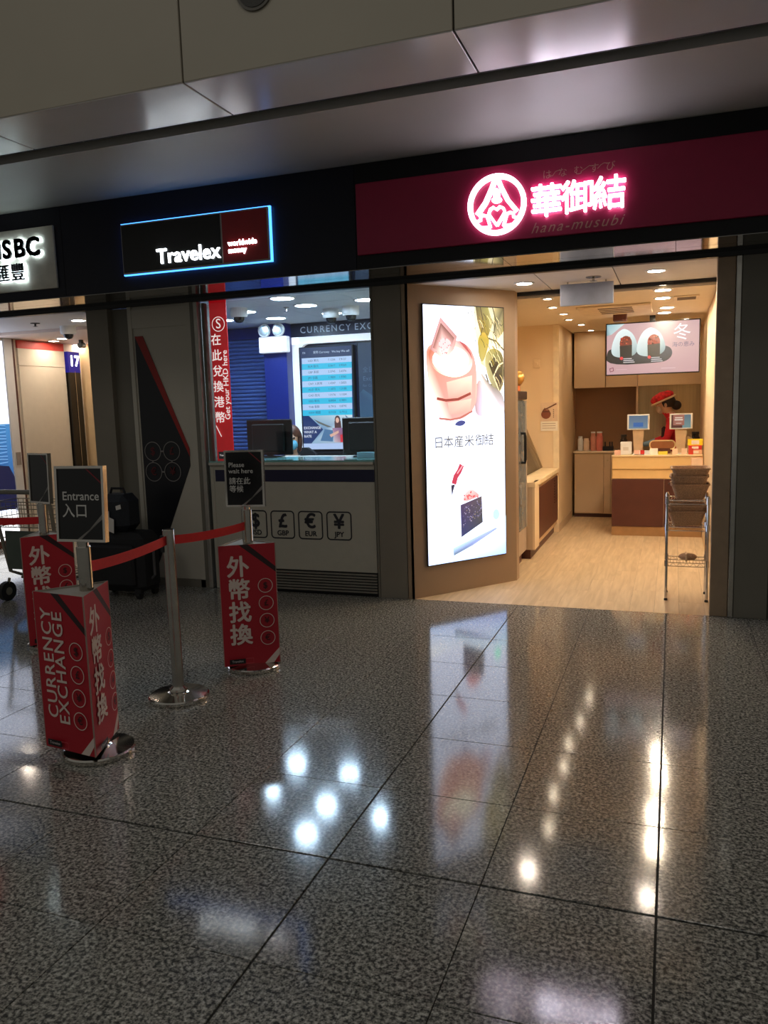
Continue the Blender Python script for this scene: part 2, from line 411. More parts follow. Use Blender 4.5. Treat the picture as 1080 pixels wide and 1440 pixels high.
# roller shutter on the back wall
sh = thing('roller_shutter', 'closed blue slatted roller shutter beside the navy column in the exchange booth', 'shutter', (-5.02, 2.735, 0))
obj('guide_rail', box(0.37, 0.415, -0.05, 0.02, 0, 2.46), NAVY, sh)
obj('guide_rail', box(-0.395, -0.36, -0.05, 0.02, 0, 2.46), NAVY, sh)
obj('header_box', box(-0.395, 0.415, -0.05, 0.02, 2.46, 2.595), NAVY, sh)
sm = None
for k in range(52):
    z0 = 0.02+k*0.047
    if sm is None:
        b = new(); extr(b, [(-0.01, 0), (-0.034, 0.012), (-0.038, 0.028), (-0.022, 0.04), (-0.01, 0.044), (0.0, 0.044), (0, 0)], (-0.36, 0, 0), Y, Z, X, 0.73)
        o = obj('slat', b, SHUT, sh, (0, 0, z0)); sm = o.data
    else: share('slat', sm, sh, (0, 0, z0))
# navy column and white portal frame with rounded inner panel
nc = struct('trim_6', box(-4.60, -4.30, 2.46, 2.76, 0, 2.60), NAVY)
pf = thing('portal_frame', 'white rounded portal frame around the rate screens', 'frame', (-4.3, 2.66, 0))
b = new()
outer = [(0, 0), (2.2, 0), (2.2, 2.44), (0, 2.44)]
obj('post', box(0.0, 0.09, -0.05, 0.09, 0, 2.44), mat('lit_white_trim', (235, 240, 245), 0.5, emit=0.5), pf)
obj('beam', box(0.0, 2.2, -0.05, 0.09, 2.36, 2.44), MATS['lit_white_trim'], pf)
obj('back_panel', box(0.09, 2.2, 0.02, 0.09, 0, 2.36), NAVYD, pf)
b = new(); extr(b, [(0.0, 0.0), (0.12, 0.0)]+[(0.12-0.12*math.sin(a), -0.12+0.12*math.cos(a)) for a in [i*math.pi/16 for i in range(1, 8)]]+[(0, -0.12)], (0.09, -0.045, 2.36), X, Z, Y, 0.06)
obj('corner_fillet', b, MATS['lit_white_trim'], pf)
obj('header_board', box(0.0, 2.2, -0.06, 0.09, 2.44, 2.60), NAVYD, pf)
for s_, u in (('CURRENCY', 0.12), ('EXCHANGE', 0.815)):
    P_ = Print((u, -0.061, 2.515), *FR); P_.text(s_, 0.105, 0, 0, (205, 214, 226), spacing=1.28, bold=0.012); P_.build('word', print_mat(0, 0.5), pf)

# ---- food shop shell
W0, W1 = Vector((-1.992, -0.012, 0)), Vector((-1.303, 0.879, 0)); WU = (W1-W0).normalized(); WN = Vector((WU.y, -WU.x, 0))
lw = new(); extr(lw, [(-1.992, 0.0), (-1.303, 0.879), (-1.303, 1.0), (-1.42, 1.0), (-2.05, 0.1), (-2.05, 0.0)], (0, 0, 0), X, Y, Z, 2.56)
lwall = struct('wall_angled', lw, TAUPE)
struct('wall_shop_left', box(-2.15, -2.03, 0.5, 5.42, 0, 2.5), CREAM)
struct('wall_shop_right', box(0.335, 0.43, 0.07, 5.6, 0, 2.6), CREAM)
struct('wall_shop_back', box(-2.15, 0.45, 5.42, 5.5, 0, 2.6), NICHE)
struct('wall_shop_return', box(-2.0, -1.295, 3.66, 5.42, 0.0, 2.50), CREAM)
obj('skirting', box(-1.295, -1.287, 3.66, 5.0, 0, 0.10), TAN, bpy.data.objects['wall_shop_return'])
obj('corner_strip', box(-1.36, -1.290, 3.650, 3.668, 0.75, 2.49), mat('pale_corner_trim', (240, 220, 184), 0.5), bpy.data.objects['wall_shop_return'])
ec = struct('ceiling_entry', box(-2.05, 0.335, 0.03, 1.0, 2.57, 2.7), GROUT)
for a, b_ in ((-2.04, -1.0), (-1.0, -0.43), (-0.43, 0.335)):
    obj('ceiling_panel', box(a+0.004, b_-0.004, 0.03, 1.0, 2.55, 2.57), ENTCEI, ec)
struct('ceiling_shop', box(-2.05, 0.34, 1.06, 5.5, 2.50, 2.62), SHOPCEI)
struct('trim_7', box(-1.42, 0.335, 1.0, 1.06, 2.52, 2.62), BLACK)
# ---- bank branch shell
struct('wall_bank_left', box(-8.0, -7.8, 0.0, 3.4, 0, 2.7), mat('bank_cream_wall', (218, 206, 186), 0.55, var=0.02))
struct('wall_far_left', box(-14, -8.0, 0.0, 0.4, 0, 2.55), PILLAR)
struct('wall_bank_back', box(-7.8, -5.48, 3.3, 3.4, 0, 2.57), mat('bank_tan_wall', (214, 184, 140), 0.55, var=0.02))
struct('wall_bank_right', box(-5.56, -5.48, 0.6, 3.3, 0, 2.57), MATS['bank_cream_wall'])
struct('ceiling_bank', box(-8.0, -5.1, 0.03, 1.42, 2.60, 2.72), ENTCEI)
struct('ceiling_bank_inner', box(-8.0, -5.48, 1.45, 3.4, 2.57, 2.72), mat('pinkish_ceiling', (222, 200, 184), 0.6, var=0.02))
bl = bpy.data.objects['wall_bank_left']
obj('wall_post', box(-7.8, -7.765, 1.67, 1.80, 0, 2.6), WHITEP, bl)
obj('door_gap', box(-7.8, -7.792, 1.81, 1.86, 0, 2.57), BROWN, bl)
obj('wall_panel', box(-7.8, -7.775, 1.90, 2.72, 0.0, 2.24), MATS['bank_cream_wall'], bl)
obj('wall_panel', box(-7.8, -7.775, 1.90, 2.72, 2.248, 2.46), MATS['bank_cream_wall'], bl)
obj('red_band', box(-7.8, -7.775, 1.90, 2.72, 2.462, 2.56), mat('red_band_paint', (200, 60, 52), 0.5), bl)
obj('wall_column', box(-7.8, -7.6, 3.06, 3.3, 0, 2.57), MATS['bank_tan_wall'], bl)
obj('socket_plate', box(-7.765, -7.755, 1.71, 1.78, 1.0, 1.16), mat('grey_plate', (150, 140, 132), 0.4), bl)

# ================================================================== SIGNS ON THE FASCIA
LIT = mat('lit_white_letter', (255, 255, 255), 0.4, emit=3.0, ecol=(246, 236, 255))
LITC = mat('lit_cool_letter', (255, 255, 255), 0.4, emit=2.8, ecol=(240, 248, 255))
# crimson food shop sign
sg = thing('shop_sign', 'long crimson fascia sign with lit white round emblem and kanji', 'sign', (0, YF, 2.69))
obj('sign_panel', box(-2.150, 3.0, -0.03, 0.0, -0.012, 0.477, bev=0.003), MAGENTA, sg)
CE = Vector((-1.132, -0.031, 0.222)); RO = 0.197
def flat_ring(bm, O, r, w, t, n=48):
    O = Vector(O); pr = [(r-w, 0), (r, 0), (r, t), (r-w, t)]; rows = []
    for i in range(n):
        a = 2*math.pi*i/n; rows.append([bm.verts.new(O+X*q*math.cos(a)+Z*q*math.sin(a)-Y*h) for q, h in pr])
    for i in range(n):
        A, B = rows[i], rows[(i+1) % n]
        for k in range(4): bm.faces.new((A[k], A[(k+1) % 4], B[(k+1) % 4], B[k]))
def band(bm, O, pts, w, t):
    n = len(pts); L = []; R_ = []
    for i, p_ in enumerate(pts):
        a = pts[max(i-1, 0)]; b_ = pts[min(i+1, n-1)]; d = Vector((b_[0]-a[0], b_[1]-a[1])).normalized()
        L.append((p_[0]-d.y*w/2, p_[1]+d.x*w/2)); R_.append((p_[0]+d.y*w/2, p_[1]-d.x*w/2))
    extr(bm, L+R_[::-1], O, X, Z, -Y, t)
b = new(); flat_ring(b, CE, RO, 0.031, 0.03)
emb = obj('emblem_ring', b, LIT, sg)
b = new()
band(b, CE, [(0.0, 0.185), (-0.03, 0.11), (-0.075, 0.02), (-0.135, -0.055)], 0.03, 0.028)
band(b, CE, [(0.0, 0.185), (0.03, 0.11), (0.075, 0.02), (0.135, -0.055)], 0.03, 0.028)
obj('emblem_mantle', b, LIT, sg)
b = new(); extr(b, circ(0, 0.065, 0.022, 16, 0.04), CE, X, Z, -Y, 0.028); obj('emblem_drop', b, LIT, sg)
b = new(); extr(b, circ(0, 0.03, 0.034, 16, 0.02), CE, X, Z, -Y, 0.028); obj('emblem_knot', b, LIT, sg)
def petal(cx, cy, w, h, rot):
    pts = [(0, -h), (-w*0.5, -h*0.35), (-w, h*0.35), (-w*0.8, h*0.8), (-w*0.4, h), (0, h*0.72), (w*0.4, h), (w*0.8, h*0.8), (w, h*0.35), (w*0.5, -h*0.35), (0, -h)]
    c_, s_ = math.cos(rot), math.sin(rot)
    bb = new(); band(bb, CE, [(cx+x*c_-y*s_, cy+x*s_+y*c_) for x, y in pts], 0.017, 0.028); return bb
obj('emblem_petal', petal(0.0, -0.075, 0.055, 0.06, 0), LIT, sg)
obj('emblem_petal', petal(-0.083, -0.112, 0.045, 0.05, 0.9), LIT, sg)
obj('emblem_petal', petal(0.083, -0.112, 0.045, 0.05, -0.9), LIT, sg)
for ch, cx, cz in (('華', -0.803, 0.198), ('御', -0.603, 0.200), ('結', -0.403, 0.203)):
    letters('letter', ch, 0.218, (cx, -0.031, cz), *FR, LIT, sg, bold=0.010, extrude=0.012, align='CENTER')
P_ = Print((0, -0.031, 0), *FR); gold = (196, 150, 128)
for ch, cx in (('は', -0.80), ('な', -0.70)): P_.text(ch, 0.062, cx, 0.375+0.012*(cx+0.8), gold, align='CENTER')
P_.strip([(-0.785, 0.375), (-0.765, 0.365), (-0.745, 0.39), (-0.715, 0.398)], 0.004, gold)
P_.build('kana_reading', mat('brass_letter', (190, 150, 130), 0.35, 0.6), sg); P_ = Print((0, -0.031, 0), *FR)
for ch, cx in (('む', -0.60), ('す', -0.50), ('び', -0.40)): P_.text(ch, 0.062, cx, 0.375+0.012*(cx+0.8), gold, align='CENTER')
P_.strip([(-0.58, 0.372), (-0.555, 0.385), (-0.53, 0.40), (-0.505, 0.395)], 0.004, gold)
P_.strip([(-0.48, 0.375), (-0.46, 0.395), (-0.44, 0.405), (-0.41, 0.40)], 0.004, gold)
P_.build('kana_reading', mat('brass_letter', (190, 150, 130), 0.35, 0.6), sg)
P_ = Print((0, -0.031, 0), *FR); P_.text('hana-musubi', 0.095, -0.91, 0.045, gold, shear=0.42, spacing=1.22); P_.build('latin_name', MATS['brass_letter'], sg)
# exchange sign: black and dark red box with blue edge glow
sg = thing('exchange_sign', 'black and dark red fascia sign box with blue glowing edge and white lettering', 'sign', (-3.5, YF, 2.7))
bl_m = mat('blue_edge_light', (90, 170, 255), 0.5, emit=3.0, ecol=(70, 150, 255))
obj('edge_light', box(-0.666, 0.668, -0.03, -0.012, -0.005, 0.397), bl_m, sg)
obj('backing', box(-0.64, 0.64, -0.012, 0.0, 0.02, 0.37), BLACK, sg)
obj('frame', box(-0.657, 0.657, -0.05, -0.031, 0.003, 0.387, bev=0.004), mat('grey_sign_frame', (176, 172, 168), 0.5, 0.0), sg)
obj('black_face', box(-0.645, 0.250, -0.056, -0.05, 0.015, 0.375), BLACK, sg)
obj('red_face', box(0.267, 0.645, -0.056, -0.05, 0.015, 0.375), mat('dark_red_sign_face', (150, 20, 28), 0.4), sg)
letters('lettering', 'Travelex', 0.158, (-0.325, -0.056, 0.105), *FR, LITC, sg, bold=0.010, extrude=0.006, spacing=1.02)
letters('lettering', 'worldwide', 0.058, (0.315, -0.056, 0.150), *FR, LITC, sg, bold=0.007, extrude=0.004, spacing=0.98)
letters('lettering', 'money', 0.058, (0.315, -0.056, 0.098), *FR, LITC, sg, bold=0.007, extrude=0.004, spacing=0.98)
# bank sign: pale panel, black halo-lit letters, red emblem further along
sg = thing('bank_sign', 'pale grey fascia sign with black halo-lit letters', 'sign', (-5.6, YF, 2.66))
obj('sign_panel', box(-2.4, 0.75, -0.02, 0.0, 0.0, 0.503, bev=0.003), mat('pale_sign_panel', (206, 200, 186), 0.5), sg)
halo = mat('halo_light', (255, 255, 255), 0.5, emit=2.5, ecol=(225, 248, 255)); bk = mat('black_letter', (8, 8, 9), 0.4)
for ch, cx, cz, sz in (('H', 0.155, 0.335, 0.205), ('S', 0.290, 0.335, 0.205), ('B', 0.425, 0.335, 0.205), ('C', 0.565, 0.335, 0.205), ('匯', 0.225, 0.140, 0.15), ('豐', 0.385, 0.140, 0.15)):
    bo = 0.045 if sz > 0.2 else 0.014
    a = letters('letter', ch, sz, (cx, -0.05, cz), *FR, bk, sg, bold=bo, extrude=0.008, align='CENTER')
    letters('halo', ch, sz, (cx, -0.03, cz), *FR, halo, a, bold=bo+0.014, extrude=0.006, align='CENTER')
b = new()
for k in range(2):
    s_ = -1 if k else 1
    extr(b, [(s_*0.0, 0), (s_*0.16, 0.16), (s_*0.16, -0.16)], (-0.75, -0.02, 0.30), X, Z, -Y, 0.03)
obj('emblem', b, mat('lit_red_emblem', (230, 30, 30), 0.4, emit=2.0), sg)

# ================================================================== LIGHT BOX ON THE ANGLED WALL
FW = (WU, Z, WN)
lb = thing('light_box', 'tall glowing white advertising light box of rice tub and sushi on angled wall', 'light box', (0, 0, 0))
OB = W0+WU*0.143+Z*0.268; LW_, LH = 0.842, 2.128
b = new(); extr(b, [(-0.008, -0.008), (LW_+0.008, -0.008), (LW_+0.008, LH+0.008), (-0.008, LH+0.008)], OB, WU, Z, WN, 0.012); obj('frame', b, FRAMEBL, lb)
P_ = Print(OB+WN*0.013, *FW, step=0.00004)
WHT = (248, 250, 255)
P_.rect(0, 0, LW_, LH, WHT)
def uv(px, py):   # print coordinates from fractions of the poster
    return (px*LW_, (1-py)*LH)
rnd0 = random.Random(11)
# bundles of bamboo leaf, upper right
def fp(l): return [uv(a, b_) for a, b_ in l]
P_.poly(fp([(0.62, 0.0), (1, 0.0), (1, 0.30), (0.86, 0.26), (0.70, 0.22), (0.66, 0.14), (0.62, 0.08)]), [(236, 232, 205), (236, 228, 196), (244, 240, 236), (248, 246, 240), (236, 226, 170), (240, 236, 210), (246, 244, 230)])
P_.poly(fp([(0.64, 0.0), (0.80, 0.0), (0.86, 0.06), (0.80, 0.11), (0.70, 0.10), (0.66, 0.05)]), [(96, 88, 40), (186, 176, 96), (222, 214, 160), (176, 150, 60), (210, 180, 70), (150, 120, 70)])
P_.poly(fp([(0.88, 0.0), (1.0, 0.0), (1.0, 0.09), (0.93, 0.12), (0.87, 0.09)]), [(226, 214, 150), (110, 100, 66), (190, 170, 80), (230, 220, 170), (160, 150, 110)])
P_.soft(fp([(0.66, 0.12), (0.74, 0.09), (0.82, 0.12), (0.78, 0.17), (0.72, 0.22), (0.67, 0.19)]), [(206, 180, 60), (232, 206, 80), (222, 196, 70), (196, 166, 50), (228, 214, 130), (186, 170, 90)])
P_.soft(fp([(0.74, 0.19), (0.84, 0.155), (0.97, 0.17), (1.0, 0.22), (1.0, 0.29), (0.95, 0.335), (0.86, 0.32), (0.78, 0.27)]), [(220, 210, 140), (214, 196, 100), (150, 140, 80), (110, 92, 50), (150, 130, 96), (126, 110, 84), (196, 186, 130), (226, 220, 180)])
P_.poly(fp([(0.80, 0.22), (0.88, 0.19), (0.93, 0.22), (0.86, 0.27)]), (70, 58, 34))
P_.poly(fp([(0.87, 0.26), (0.98, 0.22), (0.97, 0.29), (0.92, 0.32)]), [(86, 70, 60), (110, 100, 60), (70, 52, 40), (126, 104, 88)])
P_.strip(fp([(0.86, 0.27), (0.93, 0.225), (0.99, 0.215)]), 0.012, (246, 240, 214)); P_.strip(fp([(0.86, 0.27), (0.90, 0.30), (0.94, 0.333), (0.995, 0.30)]), 0.012, (246, 240, 214))
P_.strip(fp([(0.80, 0.12), (0.90, 0.13), (1.0, 0.165)]), 0.012, (96, 88, 56)); P_.strip(fp([(0.86, 0.0), (0.90, 0.05), (0.87, 0.10)]), 0.010, (90, 82, 50)); P_.strip(fp([(0.70, 0.0), (0.74, 0.06), (0.70, 0.11)]), 0.008, (80, 60, 40))
P_.strip(fp([(0.76, 0.26), (0.80, 0.30), (0.84, 0.305)]), 0.014, (120, 106, 60)); P_.strip(fp([(0.92, 0.05), (0.97, 0.07), (1.0, 0.06)]), 0.008, (100, 90, 60))
for k in range(70):
    a = rnd0.uniform(0.66, 0.97); c_ = rnd0.uniform(0.01, 0.30)
    if c_ > 0.05+0.9*(a-0.60): continue
    d_ = rnd0.uniform(0.03, 0.07); P_.strip(fp([(a, c_), (min(0.995, a+d_*0.6), c_+d_*0.28), (min(0.995, a+d_*0.9), c_+d_*0.62)]), rnd0.uniform(0.003, 0.008), rnd0.choice([(120, 106, 40), (70, 60, 36), (240, 232, 180), (206, 176, 60), (160, 146, 84), (250, 246, 226)]))
# soft grey shadow under the bundle
P_.soft(fp([(0.68, 0.245), (0.80, 0.30), (1.0, 0.34), (1.0, 0.44), (0.88, 0.40), (0.72, 0.29)]), [(226, 214, 196), (160, 142, 122), (196, 184, 180), (252, 250, 255), (236, 230, 236), (246, 242, 240)])
P_.soft(fp([(0.64, 0.28), (0.72, 0.29), (0.80, 0.42), (0.66, 0.43), (0.60, 0.40)]), [(220, 180, 170), (248, 240, 240), (252, 248, 255), (228, 216, 232), (210, 170, 170)])
# wooden rice tub
P_.soft(fp([(0.02, 0.17), (0.08, 0.145), (0.30, 0.125), (0.52, 0.14), (0.63, 0.20), (0.645, 0.30), (0.63, 0.38), (0.52, 0.425), (0.36, 0.44), (0.18, 0.425), (0.08, 0.38), (0.03, 0.25)]),
        [(240, 140, 110), (252, 220, 200), (255, 246, 236), (230, 150, 140), (240, 190, 176), (250, 226, 214), (244, 206, 190), (236, 196, 186), (232, 180, 170), (255, 244, 240), (255, 252, 250), (250, 220, 206)])
P_.soft(fp([(0.04, 0.18), (0.12, 0.14), (0.34, 0.12), (0.53, 0.155), (0.60, 0.205), (0.56, 0.25), (0.40, 0.275), (0.22, 0.265), (0.09, 0.235)]),
        [(214, 110, 76), (236, 170, 140), (255, 250, 245), (214, 100, 100), (250, 226, 220), (255, 255, 250), (255, 252, 240), (255, 252, 244), (244, 200, 180)])
P_.poly(circ(0.32*LW_, (1-0.205)*LH, 0.225*LW_, 24, 0.052*LH), (255, 254, 248))
P_.poly(fp([(0.42, 0.13), (0.50, 0.145), (0.57, 0.18), (0.59, 0.205), (0.55, 0.18), (0.48, 0.155)]), (214, 104, 104))
P_.poly(fp([(0.26, 0.29), (0.58, 0.265), (0.575, 0.34), (0.46, 0.355), (0.28, 0.35)]), [(250, 222, 206), (252, 236, 226), (240, 208, 192), (234, 186, 170), (238, 196, 180)])
P_.poly(fp([(0.27, 0.37), (0.57, 0.355), (0.55, 0.40), (0.44, 0.415), (0.29, 0.415)]), [(246, 214, 198), (250, 228, 214), (244, 206, 190), (238, 190, 176), (240, 200, 186)])
P_.strip(fp([(0.14, 0.352), (0.25, 0.360), (0.40, 0.357), (0.56, 0.335)]), 0.022, (176, 76, 66)); P_.strip(fp([(0.16, 0.428), (0.30, 0.436), (0.42, 0.430), (0.58, 0.405)]), 0.016, (214, 130, 116))
P_.soft(fp([(0.34, 0.455), (0.42, 0.437), (0.50, 0.445), (0.46, 0.46), (0.40, 0.462)]), (78, 86, 156))
# little wooden measure box with grains
P_.poly(fp([(0.07, 0.165), (0.20, 0.045), (0.40, 0.115), (0.36, 0.165), (0.24, 0.205)]), [(206, 150, 150), (226, 180, 180), (214, 164, 160), (240, 206, 200), (255, 240, 236)])
P_.poly(fp([(0.105, 0.16), (0.205, 0.066), (0.365, 0.122), (0.33, 0.155), (0.24, 0.185)]), [(186, 110, 100), (146, 86, 76), (170, 110, 104), (236, 200, 196), (255, 246, 244)])
P_.poly(circ(0.25*LW_, (1-0.145)*LH, 0.075*LW_, 16, 0.022*LH), (250, 226, 226))
rnd = random.Random(3)
for k in range(26):
    a, c_ = rnd.uniform(0.14, 0.32), rnd.uniform(0.12, 0.185); P_.poly(circ(a*LW_, (1-c_)*LH, 0.006, 6), (228, 176, 180), up=False)
for k in range(22):
    a, c_ = rnd.uniform(0.50, 0.64), rnd.uniform(0.02, 0.14); P_.line((a*LW_, (1-c_)*LH), (a*LW_+0.008, (1-c_)*LH+0.022), 0.005, (190, 190, 176))
P_.k += 1
for ch, a in (('日', 0.15), ('本', 0.27), ('産', 0.40), ('米', 0.53), ('御', 0.67), ('結', 0.79)): P_.text(ch, 0.105, a*LW_, (1-0.525)*LH, (104, 102, 100), align='CENTER', bold=0.008)
# nori-wrapped sushi on a white plate
P_.poly(fp([(0.0, 0.88), (0.3, 0.90), (1.0, 0.84), (1.0, 1.0), (0.0, 1.0)]), [(255, 255, 255), (250, 252, 255), (244, 252, 255), (206, 228, 250), (238, 246, 255)])
P_.poly(fp([(0.30, 0.93), (0.86, 0.885), (0.88, 0.89), (0.55, 0.945), (0.31, 0.975)]), [(236, 246, 255), (206, 220, 246), (150, 160, 200), (170, 186, 226), (110, 128, 150)])
P_.poly(fp([(0.30, 0.945), (0.86, 0.885), (0.86, 0.878), (0.36, 0.925)]), (246, 252, 255))
P_.poly(fp([(0.405, 0.775), (0.68, 0.748), (0.69, 0.855), (0.41, 0.905)]), [(88, 70, 110), (110, 96, 100), (80, 84, 90), (60, 70, 124)])
for k in range(90):
    a = rnd.uniform(0.43, 0.68); v0 = 0.775-0.10*(a-0.405)+0.012; v1 = 0.90-0.17*(a-0.405)-0.03; c_ = rnd.uniform(v0, v1)
    P_.poly(circ(a*LW_, (1-c_)*LH, rnd.uniform(0.003, 0.007), 6), rnd.choice([(150, 140, 190), (196, 186, 210), (60, 50, 90), (176, 160, 130), (110, 100, 150)]), up=False)
P_.k += 1
P_.soft(fp([(0.42, 0.768), (0.47, 0.725), (0.55, 0.712), (0.63, 0.735), (0.66, 0.748)]), [(246, 190, 190), (255, 226, 226), (255, 232, 230), (246, 196, 192), (236, 170, 170)])
for k in range(16):
    a = rnd.uniform(0.44, 0.64); P_.poly(circ(a*LW_, (1-rnd.uniform(0.725, 0.755))*LH, 0.008, 7), (232, 110, 112), up=False)
P_.k += 1
P_.strip(fp([(0.325, 0.688), (0.35, 0.66), (0.395, 0.64), (0.43, 0.615)]), 0.05, (214, 70, 96)); P_.strip(fp([(0.37, 0.648), (0.44, 0.618)]), 0.012, (250, 190, 200))
P_.poly(fp([(0.29, 0.692), (0.34, 0.69), (0.315, 0.715), (0.30, 0.74)]), (64, 60, 84))
P_.poly(circ(0.87*LW_, (1-0.83)*LH, 0.045*LW_, 14, 0.022*LH), (214, 255, 246))
P_.backlit(2.4).build('poster', print_mat(2.4), lb)

# ================================================================== QUEUE STANCHIONS
base_prof = [(0, 0.0), (0.165, 0.0), (0.168, 0.006), (0.168, 0.022), (0.160, 0.028), (0.06, 0.04), (0.045, 0.046), (0.0, 0.046)]
def post_parts(root, h):
    obj('base', lathe(new(), base_prof, n=40), CHROME, root, smooth=False)
    obj('collar', lathe(new(), [(0.05, 0.046), (0.05, 0.06), (0.034, 0.072), (0.0, 0.072)], n=24), CHROME, root)
    obj('post', lathe(new(), [(0.0, 0.046), (0.032, 0.046), (0.032, h-0.14), (0.0, h-0.14)], n=24), STEEL, root, smooth=False)
    hd = obj('belt_head', lathe(new(), [(0.0, h-0.14), (0.0325, h-0.14), (0.0325, h-0.004), (0.029, h), (0.0, h)], n=24), STEEL, root)
    return hd
def belt(root, p0, p1, z0, z1, w=0.05, sag=0.012):
    b = new(); p0 = Vector(p0); p1 = Vector(p1); rows = []
    d = (p1-p0); nrm = Vector((-d.y, d.x, 0)).normalized()*0.0012
    for i in range(13):
        t_ = i/12; c_ = p0.lerp(p1, t_)+Z*(z0+(z1-z0)*t_-sag*4*t_*(1-t_))
        rows.append([b.verts.new(c_+nrm*s_+Z*k*w/2) for s_, k in ((1, -1), (1, 1), (-1, 1), (-1, -1))])
    for A, B in zip(rows, rows[1:]):
        for k in range(4): b.faces.new((A[k], A[(k+1) % 4], B[(k+1) % 4], B[k]))
    b.faces.new(rows[0]); b.faces.new(rows[-1][::-1])
    return obj('belt', b, REDBELT, root)
CARDIN = mat('grey_card_inside', (150, 144, 132), 0.7)
def face_print(P_, w, h, kind):
    ink = (214, 196, 186); dk = (60, 14, 20)
    P_.rect(0, 0, w, h, (166, 19, 36))
    P_.poly([(w*0.36, h), (w*0.52, h), (w, h*0.80), (w, h*0.755)], (40, 14, 18))
    P_.poly([(w*0.72, 0.0), (w, h*0.13), (w, h*0.075), (w*0.88, 0.0)], ink)
    if kind == 'cjk':
        for k, ch in enumerate('外幣找換'): P_.text(ch, h*0.182, w*0.33, h*(0.81-0.187*k), ink, align='CENTER', bold=0.03)
    else:
        P_.text('CURRENCY', h*0.125, w*0.24, h*0.20, ink, rot=math.pi/2, bold=0.014, spacing=1.12)
        P_.text('EXCHANGE', h*0.125, w*0.47, h*0.17, ink, rot=math.pi/2, bold=0.014, spacing=1.12)
    for k, ch in enumerate('$£¥€'):
        cy = h*(0.655-0.145*k); P_.ring(w*0.79, cy, w*0.125, 0.004, ink); P_.text(ch, h*0.07, w*0.79, cy, dk, align='CENTER', bold=0.02)
    P_.rect(w*0.10, h*0.022, w*0.38, h*0.062, (14, 12, 16)); P_.text('Travelex', h*0.026, w*0.14, h*0.042, (200, 190, 190))
    P_.strip([(w*0.38, h*0.022), (w*0.52, h*0.022), (w*0.52, h*0.062), (w*0.38, h*0.062)], 0.002, (206, 90, 96))
def wrap(root, tri, z0, z1, faces):
    """three-sided printed card sleeve; tri = 3 local xy corners, counter-clockwise"""
    wr = bpy.data.objects.new('card_sleeve', None); C.objects.link(wr); wr.parent = root; h = z1-z0
    for i in range(3):
        a, c_ = Vector((*tri[i], z0)), Vector((*tri[(i+1) % 3], z0)); U = (c_-a); w = U.length; U.normalize(); Nn = Vector((U.y, -U.x, 0))
        b = new(); extr(b, [(0, 0), (w, 0), (w, h), (0, h)], a-Nn*0.004, U, Z, Nn, 0.004)
        P_ = Print(a, U, Z, Nn, step=0.0004); face_print(P_, w, h, faces[i])
        o = obj('card_panel', b, CARDIN, wr)
        P_.build('card_print', print_mat(0, 0.5), wr)
    b = new(); extr(b, [tuple(q) for q in tri], (0, 0, z1-0.012), X, Y, Z, 0.004); obj('card_lid', b, CARDIN, wr)
def sign_top(root, z0, w, h, ang, tilt, lines):
    """framed notice standing on the post: frame tilts back a little"""
    U = Vector((math.cos(ang), math.sin(ang), 0)); Nn = Vector((U.y, -U.x, 0)); V = (Z*math.cos(tilt)-Nn*math.sin(tilt)).normalized()
    R_ = U.cross(V); O = Vector((0, 0, z0))-U*w/2
    b = new(); t = 0.012
    for u0, v0, u1, v1 in ((0, 0, t, h), (w-t, 0, w, h), (t, 0, w-t, t), (t, h-t, w-t, h)):
        extr(b, [(u0, v0), (u1, v0), (u1, v1), (u0, v1)], O-R_*0.014, U, V, R_, 0.028)
    fr = obj('sign_frame', b, CHROME, root)
    b = new(); extr(b, [(t, t), (w-t, t), (w-t, h-t), (t, h-t)], O-R_*0.008, U, V, R_, 0.016); obj('sign_sheet', b, mat('black_notice_sheet', (10, 10, 12), 0.22), fr)
    P_ = Print(O+R_*0.0085, U, V, R_)
    P_.poly([(w*0.42, t), (w*0.50, t), (w-t, h*0.38), (w-t, h*0.31)], (120, 116, 112)); P_.build('notice_stripe', print_mat(0, 0.4), fr); P_ = Print(O+R_*0.0085, U, V, R_); P_.poly([(w*0.62, h-t), (w*0.66, h-t), (w-t, h*0.78), (w-t, h*0.755)], (110, 16, 30))
    P_.build('notice_stripe', print_mat(0, 0.4), fr)
    for s_, sz, u, v in lines:
        P_ = Print(O+R_*0.0085, U, V, R_); P_.text(s_, sz, u*w, v*h, (190, 188, 184), bold=0.012); P_.build('notice_line', print_mat(0, 0.4), fr)
    obj('sign_socket', lathe(new(), [(0, z0-0.03), (0.026, z0-0.03), (0.026, z0+0.004), (0, z0+0.004)], n=16), CHROME, root)
# entrance stanchion
S1 = Vector((-2.555, -3.225, 0)); S2 = Vector((-2.447, -1.905, 0)); S3 = Vector((-4.10, -1.82, 0)); S4 = Vector((-2.60, -2.50, 0))
s1 = thing('queue_stanchion', 'steel queue stanchion with Entrance notice and red three-sided card sleeve', 'stanchion', S1)
post_parts(s1, 1.0)
wrap(s1, [(-0.221, -0.105), (0.105, -0.150), (-0.015, 0.168)], 0.05, 0.80, ['lat', 'cjk', 'lat'])
sign_top(s1, 1.02, 0.262, 0.35, 0.06, 0.06, [('Entrance', 0.056, 0.13, 0.60), ('入口', 0.07, 0.12, 0.40)])
s4 = thing('queue_stanchion', 'plain steel queue stanchion with belts on both sides, without any notice', 'stanchion', S4)
hd = post_parts(s4, 0.965)
obj('belt_slot', box(-0.034, -0.012, -0.034, 0.0, 0.84, 0.93), BLACK, s4)
s2 = thing('queue_stanchion', 'steel queue stanchion with Please wait here notice in front of the exchange counter', 'stanchion', S2)
post_parts(s2, 1.0)
wrap(s2, [(-0.126, -0.150), (0.165, 0.04), (-0.14, 0.17)], 0.035, 0.79, ['cjk', 'lat', 'cjk'])
